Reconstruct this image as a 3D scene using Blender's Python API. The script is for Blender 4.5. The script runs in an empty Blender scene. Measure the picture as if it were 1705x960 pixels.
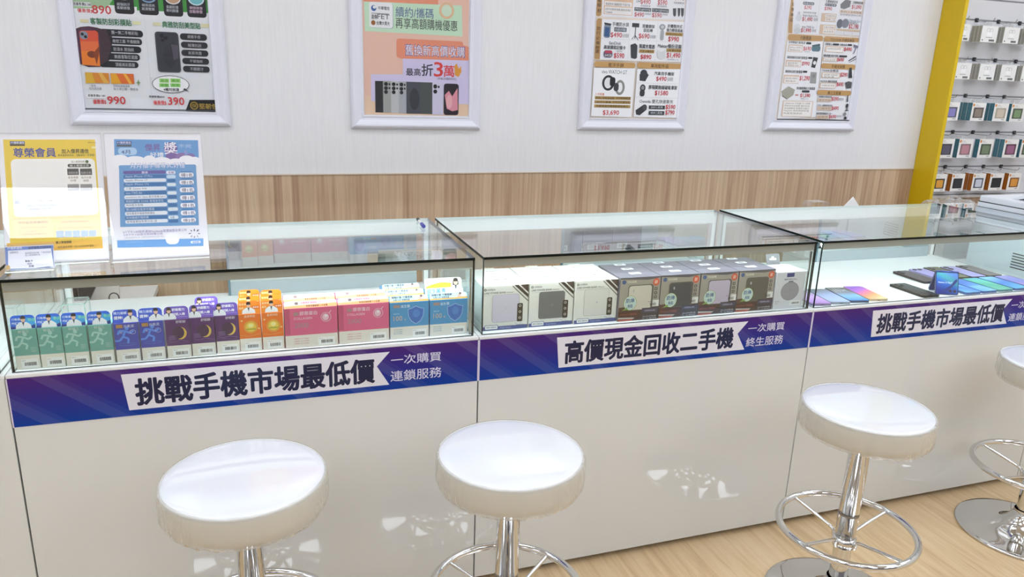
import bpy, bmesh, math, random
from mathutils import Matrix, Vector, noise
random.seed(7)
SC = bpy.context.scene
COL = SC.collection
PI = math.pi
def rad(a): return math.radians(a)

# ---------------------------------------------------------------- materials
MATS = {}
def lin(h):
    c = [int(h[i:i+2], 16)/255 for i in (0, 2, 4)]
    return [((x+.055)/1.055)**2.4 if x > .04045 else x/12.92 for x in c]
def newmat(name):
    m = bpy.data.materials.new(name); m.use_nodes = True
    nt = m.node_tree; nt.nodes.clear()
    out = nt.nodes.new('ShaderNodeOutputMaterial')
    return m, nt, out
def N(nt, typ, **kw):
    n = nt.nodes.new(typ)
    for k, v in kw.items():
        if k.startswith('_'): n.inputs[k[1:].replace('_', ' ')].default_value = v
        else: setattr(n, k, v)
    return n
def pbsdf(nt, out, col=(.8, .8, .8), rough=.5, metal=0., coat=0., spec=.5):
    b = nt.nodes.new('ShaderNodeBsdfPrincipled')
    b.inputs['Base Color'].default_value = (*col, 1)
    b.inputs['Roughness'].default_value = rough
    b.inputs['Metallic'].default_value = metal
    b.inputs['Coat Weight'].default_value = coat
    b.inputs['Coat Roughness'].default_value = .03
    b.inputs['Specular IOR Level'].default_value = spec
    nt.links.new(b.outputs[0], out.inputs['Surface'])
    return b
def paint(h, rough=.45, metal=0., coat=0., spec=.5):
    k = (h, rough, metal, coat, spec)
    if k not in MATS:
        m, nt, out = newmat('paint_' + h)
        pbsdf(nt, out, lin(h), rough, metal, coat, spec)
        MATS[k] = m
    return MATS[k]
def ink(h): return paint(h, .38)
def emit(h, s):
    k = ('e', h, s)
    if k not in MATS:
        m, nt, out = newmat('light_' + h)
        e = N(nt, 'ShaderNodeEmission'); e.inputs[0].default_value = (*lin(h), 1); e.inputs[1].default_value = s
        nt.links.new(e.outputs[0], out.inputs['Surface']); MATS[k] = m
    return MATS[k]
def sheet(name, tint, haze=0., hazecol=(.9, .9, .9), rough=.0, f0=.04, bump=0., bscale=30., bstretch=(1, 1, 1)):
    """clear sheet: see-through with a mirror reflection that grows at grazing angles (Schlick)"""
    if name in MATS: return MATS[name]
    m, nt, out = newmat(name); L = nt.links.new
    g = N(nt, 'ShaderNodeNewGeometry')
    gl = N(nt, 'ShaderNodeBsdfGlossy'); gl.inputs['Color'].default_value = (1, 1, 1, 1); gl.inputs['Roughness'].default_value = rough
    nrm = g.outputs['Normal']
    if bump:
        tc = N(nt, 'ShaderNodeTexCoord'); mp = N(nt, 'ShaderNodeMapping'); mp.inputs['Scale'].default_value = bstretch
        nz = N(nt, 'ShaderNodeTexNoise', _Scale=bscale, _Detail=4.)
        bp = N(nt, 'ShaderNodeBump', _Strength=bump, _Distance=.01)
        L(tc.outputs['Object'], mp.inputs[0]); L(mp.outputs[0], nz.inputs['Vector']); L(nz.outputs[0], bp.inputs['Height'])
        L(bp.outputs[0], gl.inputs['Normal']); nrm = bp.outputs[0]
    dt = N(nt, 'ShaderNodeVectorMath', operation='DOT_PRODUCT'); L(g.outputs['Incoming'], dt.inputs[0]); L(nrm, dt.inputs[1])
    ab = N(nt, 'ShaderNodeMath', operation='ABSOLUTE'); L(dt.outputs['Value'], ab.inputs[0])
    sb = N(nt, 'ShaderNodeMath', operation='SUBTRACT', use_clamp=True); sb.inputs[0].default_value = 1; L(ab.outputs[0], sb.inputs[1])
    pw = N(nt, 'ShaderNodeMath', operation='POWER'); L(sb.outputs[0], pw.inputs[0]); pw.inputs[1].default_value = 5
    ma = N(nt, 'ShaderNodeMath', operation='MULTIPLY_ADD', use_clamp=True); L(pw.outputs[0], ma.inputs[0]); ma.inputs[1].default_value = 1-f0; ma.inputs[2].default_value = f0
    tr = N(nt, 'ShaderNodeBsdfTransparent'); tr.inputs[0].default_value = (*tint, 1)
    base = tr.outputs[0]
    if haze:
        df = N(nt, 'ShaderNodeBsdfDiffuse'); df.inputs[0].default_value = (*hazecol, 1)
        tl = N(nt, 'ShaderNodeBsdfTranslucent'); tl.inputs[0].default_value = (*hazecol, 1)
        m2 = N(nt, 'ShaderNodeMixShader'); m2.inputs[0].default_value = .5; L(df.outputs[0], m2.inputs[1]); L(tl.outputs[0], m2.inputs[2])
        mx = N(nt, 'ShaderNodeMixShader'); mx.inputs[0].default_value = haze
        L(base, mx.inputs[1]); L(m2.outputs[0], mx.inputs[2]); base = mx.outputs[0]
    mix = N(nt, 'ShaderNodeMixShader'); L(ma.outputs[0], mix.inputs[0]); L(base, mix.inputs[1]); L(gl.outputs[0], mix.inputs[2])
    L(mix.outputs[0], out.inputs['Surface']); MATS[name] = m
    return m
GLASS = sheet('clear_glass', (.955, .985, .975))
ACRYL = sheet('clear_acrylic', (.985, .985, .99))
FILM = sheet('plastic_film', (.97, .97, .96), haze=.38, hazecol=(.82, .80, .75), rough=.06, bump=.5, bscale=18., bstretch=(6, 6, .6))
BAGFILM = sheet('bag_film', (.95, .95, .95), haze=.12, rough=.04, f0=.09, bump=1., bscale=26.)
EDGE = paint('05120f', .35, 0, 0, .25)
EDGEL = paint('5c8f88', .2)
CHROME = paint('dcdcdc', .05, 1.)
STEEL = paint('b9bab8', .22, 1.)
ALU = paint('b4b2ae', .42, .55)
MIRROR = paint('d3dedb', .02, 1.)
WHITEG = paint('e9e8e6', .10, 0, .3)      # glossy white laminate
WHITEM = paint('e6e6e8', .45)
PLASTW = paint('e6e6f1', .35)
BLACK = paint('141416', .4)
DARK = paint('2a2b30', .5)

def ramp_mat(name, axis, stops, lo, hi, rough=.3, coat=0., diag=None):
    """colour bands of a printed design, along one axis of the part's own box"""
    if name in MATS: return MATS[name]
    m, nt, out = newmat(name); L = nt.links.new
    b = pbsdf(nt, out, rough=rough, coat=coat, spec=.3)
    tc = N(nt, 'ShaderNodeTexCoord'); sp = N(nt, 'ShaderNodeSeparateXYZ'); L(tc.outputs['Object'], sp.inputs[0])
    src = sp.outputs['XYZ'.index(axis)]
    if diag:
        a = N(nt, 'ShaderNodeMath', operation='MULTIPLY_ADD'); L(sp.outputs['XYZ'.index(diag[0])], a.inputs[0]); a.inputs[1].default_value = diag[1]; L(src, a.inputs[2]); src = a.outputs[0]
    mr = N(nt, 'ShaderNodeMapRange'); mr.inputs[1].default_value = lo; mr.inputs[2].default_value = hi; L(src, mr.inputs[0])
    cr = N(nt, 'ShaderNodeValToRGB'); el = cr.color_ramp.elements
    for i, (p, h) in enumerate(stops):
        e = el[i] if i < 2 else el.new(p)
        e.position = p; e.color = (*lin(h), 1)
    L(mr.outputs[0], cr.inputs[0]); L(cr.outputs[0], b.inputs['Base Color']); MATS[name] = m
    return m

def mat_wallpaper():
    m, nt, out = newmat('wallpaper'); L = nt.links.new
    b = pbsdf(nt, out, rough=.62)
    tc = N(nt, 'ShaderNodeTexCoord'); mp = N(nt, 'ShaderNodeMapping'); mp.inputs['Scale'].default_value = (55, 1, 3.5); L(tc.outputs['Object'], mp.inputs[0])
    nz = N(nt, 'ShaderNodeTexNoise', _Scale=2.2, _Detail=6., _Roughness=.65); L(mp.outputs[0], nz.inputs['Vector'])
    cr = N(nt, 'ShaderNodeValToRGB'); cr.color_ramp.elements[0].position = .3; cr.color_ramp.elements[1].position = .7
    cr.color_ramp.elements[0].color = (*lin('e7e6e8'), 1); cr.color_ramp.elements[1].color = (*lin('edecee'), 1)
    L(nz.outputs[0], cr.inputs[0]); L(cr.outputs[0], b.inputs['Base Color'])
    bp = N(nt, 'ShaderNodeBump', _Strength=.05, _Distance=.002); L(nz.outputs[0], bp.inputs['Height']); L(bp.outputs[0], b.inputs['Normal'])
    return m
def mat_woodpanel():
    """vertical strips of mixed walnut and ash tones"""
    m, nt, out = newmat('wood_strips'); L = nt.links.new
    b = pbsdf(nt, out, rough=.5)
    tc = N(nt, 'ShaderNodeTexCoord')
    mp = N(nt, 'ShaderNodeMapping'); mp.inputs['Scale'].default_value = (1, 1, .05); L(tc.outputs['Object'], mp.inputs[0])
    vo = N(nt, 'ShaderNodeTexVoronoi', voronoi_dimensions='1D', _Scale=26., _Randomness=.9)
    sp = N(nt, 'ShaderNodeSeparateXYZ'); L(tc.outputs['Object'], sp.inputs[0])
    n0 = N(nt, 'ShaderNodeTexNoise', _Scale=9., _Detail=2.); L(mp.outputs[0], n0.inputs['Vector'])
    ad = N(nt, 'ShaderNodeMath', operation='MULTIPLY_ADD'); L(n0.outputs[0], ad.inputs[0]); ad.inputs[1].default_value = .012; L(sp.outputs[0], ad.inputs[2])
    L(ad.outputs[0], vo.inputs['W'])
    sc = N(nt, 'ShaderNodeSeparateColor'); L(vo.outputs['Color'], sc.inputs[0])
    mp2 = N(nt, 'ShaderNodeMapping'); mp2.inputs['Scale'].default_value = (46, 1, 1.3); L(tc.outputs['Object'], mp2.inputs[0])
    n2 = N(nt, 'ShaderNodeTexNoise', _Scale=1.4, _Detail=8., _Roughness=.6); L(mp2.outputs[0], n2.inputs['Vector'])
    a2 = N(nt, 'ShaderNodeMath', operation='MULTIPLY_ADD'); L(n2.outputs[0], a2.inputs[0]); a2.inputs[1].default_value = 1.0
    s2 = N(nt, 'ShaderNodeMath', operation='MULTIPLY'); L(sc.outputs[0], s2.inputs[0]); s2.inputs[1].default_value = .34; L(s2.outputs[0], a2.inputs[2])
    cr = N(nt, 'ShaderNodeValToRGB'); el = cr.color_ramp.elements
    el[0].position = .35; el[0].color = (*lin('a5866c'), 1); el[1].position = .95; el[1].color = (*lin('dcc4a6'), 1)
    e = el.new(.55); e.color = (*lin('bc9e82'), 1); e = el.new(.75); e.color = (*lin('cdb294'), 1)
    L(a2.outputs[0], cr.inputs[0]); L(cr.outputs[0], b.inputs['Base Color'])
    return m
def mat_floor():
    m, nt, out = newmat('oak_floor'); L = nt.links.new
    b = pbsdf(nt, out, rough=.33)
    tc = N(nt, 'ShaderNodeTexCoord')
    rt = N(nt, 'ShaderNodeMapping'); rt.inputs['Rotation'].default_value = (0, 0, PI/2); L(tc.outputs['Object'], rt.inputs[0])
    bk = N(nt, 'ShaderNodeTexBrick', offset=.37, _Scale=1.); bk.inputs['Brick Width'].default_value = 1.2; bk.inputs['Row Height'].default_value = .16
    bk.inputs['Mortar Size'].default_value = .0012; bk.inputs['Color1'].default_value = (.2, .2, .2, 1); bk.inputs['Color2'].default_value = (.8, .8, .8, 1); bk.inputs['Mortar'].default_value = (.05, .05, .05, 1)
    L(rt.outputs[0], bk.inputs['Vector'])
    mp = N(nt, 'ShaderNodeMapping'); mp.inputs['Scale'].default_value = (26, 1.6, 1); L(tc.outputs['Object'], mp.inputs[0])
    n1 = N(nt, 'ShaderNodeTexNoise', _Scale=1.5, _Detail=9., _Roughness=.62, _Distortion=.6); L(mp.outputs[0], n1.inputs['Vector'])
    a = N(nt, 'ShaderNodeMath', operation='MULTIPLY_ADD'); L(bk.outputs[0], a.inputs[0]); a.inputs[1].default_value = .16; L(n1.outputs[0], a.inputs[2])
    cr = N(nt, 'ShaderNodeValToRGB'); el = cr.color_ramp.elements
    el[0].position = .32; el[0].color = (*lin('c1a077'), 1); el[1].position = .82; el[1].color = (*lin('e4cdaa'), 1)
    e = el.new(.55); e.color = (*lin('d7bb92'), 1)
    L(a.outputs[0], cr.inputs[0]); L(cr.outputs[0], b.inputs['Base Color'])
    return m
def mat_banner():
    m, nt, out = newmat('banner_print'); L = nt.links.new
    b = pbsdf(nt, out, rough=.45, spec=.2)
    tc = N(nt, 'ShaderNodeTexCoord'); sp = N(nt, 'ShaderNodeSeparateXYZ'); L(tc.outputs['Object'], sp.inputs[0])
    mr = N(nt, 'ShaderNodeMapRange'); mr.inputs[1].default_value = 0; mr.inputs[2].default_value = .13; L(sp.outputs[2], mr.inputs[0])
    cr = N(nt, 'ShaderNodeValToRGB'); el = cr.color_ramp.elements
    el[0].position = .05; el[0].color = (*lin('0d3c9a'), 1); el[1].position = 1; el[1].color = (*lin('4e2676'), 1)
    e = el.new(.5); e.color = (*lin('312f8a'), 1)
    L(mr.outputs[0], cr.inputs[0])
    a = N(nt, 'ShaderNodeMath', operation='MULTIPLY_ADD'); L(sp.outputs[2], a.inputs[0]); a.inputs[1].default_value = 1.35; L(sp.outputs[0], a.inputs[2])
    mu = N(nt, 'ShaderNodeMath', operation='MULTIPLY'); L(a.outputs[0], mu.inputs[0]); mu.inputs[1].default_value = 6.5
    fr = N(nt, 'ShaderNodeMath', operation='FRACT'); L(mu.outputs[0], fr.inputs[0])
    c2 = N(nt, 'ShaderNodeValToRGB'); c2.color_ramp.interpolation = 'CONSTANT'; e2 = c2.color_ramp.elements
    e2[0].color = (0, 0, 0, 1); e2[1].position = .45; e2[1].color = (.55, .55, .55, 1)
    e = e2.new(.72); e.color = (.2, .2, .2, 1); e = e2.new(.85); e.color = (0, 0, 0, 1)
    L(fr.outputs[0], c2.inputs[0])
    mx = N(nt, 'ShaderNodeMix', data_type='RGBA', blend_type='ADD'); mx.inputs[0].default_value = .055
    L(cr.outputs[0], mx.inputs[6]); L(c2.outputs[0], mx.inputs[7]); L(mx.outputs[2], b.inputs['Base Color'])
    return m

# ---------------------------------------------------------------- text
TMP = bpy.data.scenes.new('glyphs')
TXT = {}
def text_mesh(s, bold):
    k = (s, bold)
    if k in TXT: return TXT[k]
    cu = bpy.data.curves.new('t', 'FONT'); cu.body = s; cu.resolution_u = 2; cu.fill_mode = 'FRONT'
    if bold: cu.offset = .012 * bold
    o = bpy.data.objects.new('t', cu); TMP.collection.objects.link(o)
    TMP.view_layers[0].update(); dg = TMP.view_layers[0].depsgraph
    me = o.evaluated_get(dg).to_mesh()
    V = [(v.co.x, v.co.y) for v in me.vertices]; F = [tuple(p.vertices) for p in me.polygons]
    o.evaluated_get(dg).to_mesh_clear()
    bpy.data.objects.remove(o); bpy.data.curves.remove(cu)
    if V:
        x0 = min(v[0] for v in V); x1 = max(v[0] for v in V); y0 = min(v[1] for v in V); y1 = max(v[1] for v in V)
        V = [((x-x0)/max(x1-x0, 1e-6), (y-y0)/max(y1-y0, 1e-6)) for x, y in V]
        asp = (x1-x0)/max(y1-y0, 1e-6)
    else: asp = 1
    TXT[k] = (V, F, asp)
    return TXT[k]

# ---------------------------------------------------------------- mesh builder
def clip_poly(P, x0, y0, x1, y1):
    for ax, lim, sg in ((0, x0, 1), (0, x1, -1), (1, y0, 1), (1, y1, -1)):
        Q = []
        for i in range(len(P)):
            a, b = P[i-1], P[i]
            da = sg*(a[ax]-lim); db = sg*(b[ax]-lim)
            if (da >= 0) != (db >= 0):
                t = da/(da-db); Q.append((a[0]+t*(b[0]-a[0]), a[1]+t*(b[1]-a[1])))
            if db >= 0: Q.append(b)
        P = Q
        if not P: break
    return P
def ell(x0, y0, x1, y1, n=20):
    return [((x0+x1)/2+(x1-x0)/2*math.cos(2*PI*i/n), (y0+y1)/2+(y1-y0)/2*math.sin(2*PI*i/n)) for i in range(n)]
def rrect(x0, y0, x1, y1, r, n=4):
    r = min(r, (x1-x0)/2-1e-7, (y1-y0)/2-1e-7); P = []
    for cx, cy, a in ((x1-r, y0+r, -90), (x1-r, y1-r, 0), (x0+r, y1-r, 90), (x0+r, y0+r, 180)):
        for i in range(n+1): P.append((cx+r*math.cos(rad(a+90*i/n)), cy+r*math.sin(rad(a+90*i/n))))
    return P
class MB:
    def __init__(s): s.v = []; s.f = []; s.mi = []; s.sm = []; s.mats = []
    def mat(s, m):
        if m not in s.mats: s.mats.append(m)
        return s.mats.index(m)
    def add(s, V, F, m, smooth=False):
        o = len(s.v); i = s.mat(m); s.v += [tuple(x) for x in V]
        for f in F: s.f.append(tuple(o+a for a in f)); s.mi.append(i); s.sm.append(smooth)
        return s
    def box(s, x0, y0, z0, x1, y1, z1, m, bev=0., seg=2):
        if bev:
            bm = bmesh.new(); bmesh.ops.create_cube(bm, size=1)
            for v in bm.verts: v.co = Vector(((x0+x1)/2+v.co.x*(x1-x0), (y0+y1)/2+v.co.y*(y1-y0), (z0+z1)/2+v.co.z*(z1-z0)))
            bmesh.ops.bevel(bm, geom=bm.edges[:], offset=bev, segments=seg, profile=.5, affect='EDGES')
            bm.verts.index_update()
            s.add([v.co[:] for v in bm.verts], [[v.index for v in f.verts] for f in bm.faces], m); bm.free()
            return s
        V = [(x0, y0, z0), (x1, y0, z0), (x1, y1, z0), (x0, y1, z0), (x0, y0, z1), (x1, y0, z1), (x1, y1, z1), (x0, y1, z1)]
        return s.add(V, [(0, 3, 2, 1), (4, 5, 6, 7), (0, 1, 5, 4), (1, 2, 6, 5), (2, 3, 7, 6), (3, 0, 4, 7)], m)
    def pane(s, x0, y0, z0, x1, y1, z1, m, e, eback=None):
        d = [x1-x0, y1-y0, z1-z0]; ax = d.index(min(d))
        V = [(x0, y0, z0), (x1, y0, z0), (x1, y1, z0), (x0, y1, z0), (x0, y0, z1), (x1, y0, z1), (x1, y1, z1), (x0, y1, z1)]
        FF = {2: [(0, 3, 2, 1), (4, 5, 6, 7)], 1: [(0, 1, 5, 4), (2, 3, 7, 6)], 0: [(1, 2, 6, 5), (3, 0, 4, 7)]}
        s.add(V, FF[ax], m)
        for a in FF:
            if a != ax:
                for k, f in enumerate(FF[a]): s.add(V, [f], eback if (eback and a == 1 and k == 1) else e)
        return s
    def prism(s, P, d, m, O=(0, 0, 0), U=(1, 0, 0), W=(0, 1, 0), smooth=False, m2=None):
        """outline P in the plane (U, W) at O, thickness d along U x W"""
        O = Vector(O); U = Vector(U); W = Vector(W); Nn = U.cross(W).normalized()
        n = len(P)
        A = [O+U*x+W*y for x, y in P]; B = [a+Nn*d for a in A]
        s.add(A+B, [tuple(range(n))[::-1], tuple(range(n, 2*n))], m)
        s.add(A+B, [(i, (i+1) % n, n+(i+1) % n, n+i) for i in range(n)], m2 or m, smooth)
        return s
    def lathe(s, prof, m, n=48, c=(0, 0, 0), smooth=True, cap=False):
        V = []; F = []
        for r, z in prof:
            for i in range(n): V.append((c[0]+r*math.cos(2*PI*i/n), c[1]+r*math.sin(2*PI*i/n), c[2]+z))
        for k in range(len(prof)-1):
            for i in range(n): F.append((k*n+i, k*n+(i+1) % n, (k+1)*n+(i+1) % n, (k+1)*n+i))
        if cap: F += [tuple(range(n))[::-1], tuple(range((len(prof)-1)*n, len(prof)*n))]
        return s.add(V, F, m, smooth)
    def tube(s, P, r, m, n=10, closed=False):
        P = [Vector(p) for p in P]; V = []; F = []; k = len(P); up = None
        for i in range(k):
            a = P[i-1] if (i > 0 or closed) else P[i]; b = P[(i+1) % k] if (i < k-1 or closed) else P[i]
            t = (b-a).normalized()
            if up is None: up = Vector((0, 0, 1)) if abs(t.z) < .9 else Vector((1, 0, 0))
            x = t.cross(up); x = x.normalized() if x.length > 1e-6 else Vector((1, 0, 0)); y = x.cross(t).normalized(); up = y
            for j in range(n):
                q = P[i]+x*r*math.cos(2*PI*j/n)+y*r*math.sin(2*PI*j/n); V.append(q)
        for i in range(k if closed else k-1):
            for j in range(n): F.append((i*n+j, i*n+(j+1) % n, ((i+1) % k)*n+(j+1) % n, ((i+1) % k)*n+j))
        s.add(V, F, m, True)
        if not closed: s.add(V[:n]+V[-n:], [tuple(range(n))[::-1], tuple(range(n, 2*n))], m)
        return s
    def build(s, name, parent=None, loc=None, rot=None, mw=None):
        me = bpy.data.meshes.new(name); me.from_pydata(s.v, [], s.f)
        for m in s.mats: me.materials.append(m)
        me.polygons.foreach_set('material_index', s.mi); me.polygons.foreach_set('use_smooth', s.sm); me.update()
        o = bpy.data.objects.new(name, me); COL.objects.link(o)
        if parent: o.parent = parent
        if loc: o.location = loc
        if rot: o.rotation_euler = rot
        return o
class Print:
    """flat printed design on a face: layers of ink a few hundredths of a millimetre apart"""
    def __init__(s, mb, O, U=(1, 0, 0), W=(0, 0, 1), clip=None, step=.00003, base=.00015):
        s.mb = mb; s.O = Vector(O); s.U = Vector(U); s.W = Vector(W); s.Nn = s.U.cross(s.W).normalized(); s.k = base; s.step = step; s.clip = clip
    def put(s, P, F, c):
        s.k += s.step
        s.mb.add([s.O+s.U*x+s.W*y+s.Nn*s.k for x, y in P], F, ink(c) if isinstance(c, str) else c)
    def poly(s, P, c):
        if s.clip: P = clip_poly(P, *s.clip)
        if len(P) > 2: s.put(P, [tuple(range(len(P)))], c)
    def rect(s, x0, y0, x1, y1, c): s.poly([(x0, y0), (x1, y0), (x1, y1), (x0, y1)], c)
    def rr(s, x0, y0, x1, y1, r, c): s.poly(rrect(x0, y0, x1, y1, r), c)
    def ell(s, x0, y0, x1, y1, c, n=20): s.poly(ell(x0, y0, x1, y1, n), c)
    def ring(s, x0, y0, x1, y1, w, c, n=24):
        A = ell(x0, y0, x1, y1, n); B = ell(x0+w, y0+w, x1-w, y1-w, n)
        s.put(A+B, [(i, (i+1) % n, n+(i+1) % n, n+i) for i in range(n)], c)
    def line(s, P, w, c):
        for (ax, ay), (bx, by) in zip(P, P[1:]):
            d = math.hypot(bx-ax, by-ay) or 1e-6; nx, ny = -(by-ay)/d*w/2, (bx-ax)/d*w/2
            s.poly([(ax-nx, ay-ny), (bx-nx, by-ny), (bx+nx, by+ny), (ax+nx, ay+ny)], c)
    def text(s, t, x0, y0, x1, y1, c, bold=0, shear=0.):
        V, F, asp = text_mesh(t, bold if bold < 1 else 0)
        if not V: return
        if bold >= 1:
            d = bold*.02*abs(y1-y0); n = 8 if bold > 1.5 else 4
            for k in range(n): s.text(t, x0+d*math.cos((k+.5)*2*PI/n), y0+d*math.sin((k+.5)*2*PI/n), x1+d*math.cos((k+.5)*2*PI/n), y1+d*math.sin((k+.5)*2*PI/n), c, 0, shear)
            return
        if s.clip and (x0 < s.clip[0]-1e-4 or x1 > s.clip[2]+1e-4 or y0 < s.clip[1]-1e-4 or y1 > s.clip[3]+1e-4): return
        s.put([(x0+(x1-x0)*x+shear*(y-.5)*(y1-y0), y0+(y1-y0)*y) for x, y in V], F, c)
    def texth(s, t, x0, yc, h, c, bold=0, align='l'):
        w = text_mesh(t, bold if bold < 1 else 0)[2]*h; x = x0-(w if align == 'r' else w/2 if align == 'c' else 0)
        s.text(t, x, yc-h/2, x+w, yc+h/2, c, bold)
    def barcode(s, x0, y0, x1, y1, c='101012', n=13, seed=1):
        r = random.Random(seed); x = x0; P = []; F = []
        while x < x1:
            w = r.choice((.5, .8, 1.3))*(x1-x0)/n/2; k = len(P)
            P += [(x, y0), (min(x+w, x1), y0), (min(x+w, x1), y1), (x, y1)]; F.append((k, k+1, k+2, k+3)); x += w+r.choice((.5, .9))*(x1-x0)/n/2
        s.put(P, F, c)
    def design(s, D):
        for ln in D.strip().split('\n'):
            k = ln.split(' ')
            if k[0] == 'g':
                a = [int(q)/1e4 for q in k[1:-1]]; s.poly(list(zip(a[::2], a[1::2])), k[-1]); continue
            x0, y0, x1, y1 = [int(q)/1e4 for q in k[1:5]]
            if k[0] == 'r': s.rect(x0, y0, x1, y1, k[5])
            elif k[0] == 'q': s.rr(x0, y0, x1, y1, min(abs(y1-y0)*.45, .012), k[5])
            elif k[0] == 'e': s.ell(x0, y0, x1, y1, k[5])
            else: s.text(' '.join(k[7:]), x0, y0, x1, y1, k[5], int(k[6]))

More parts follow.
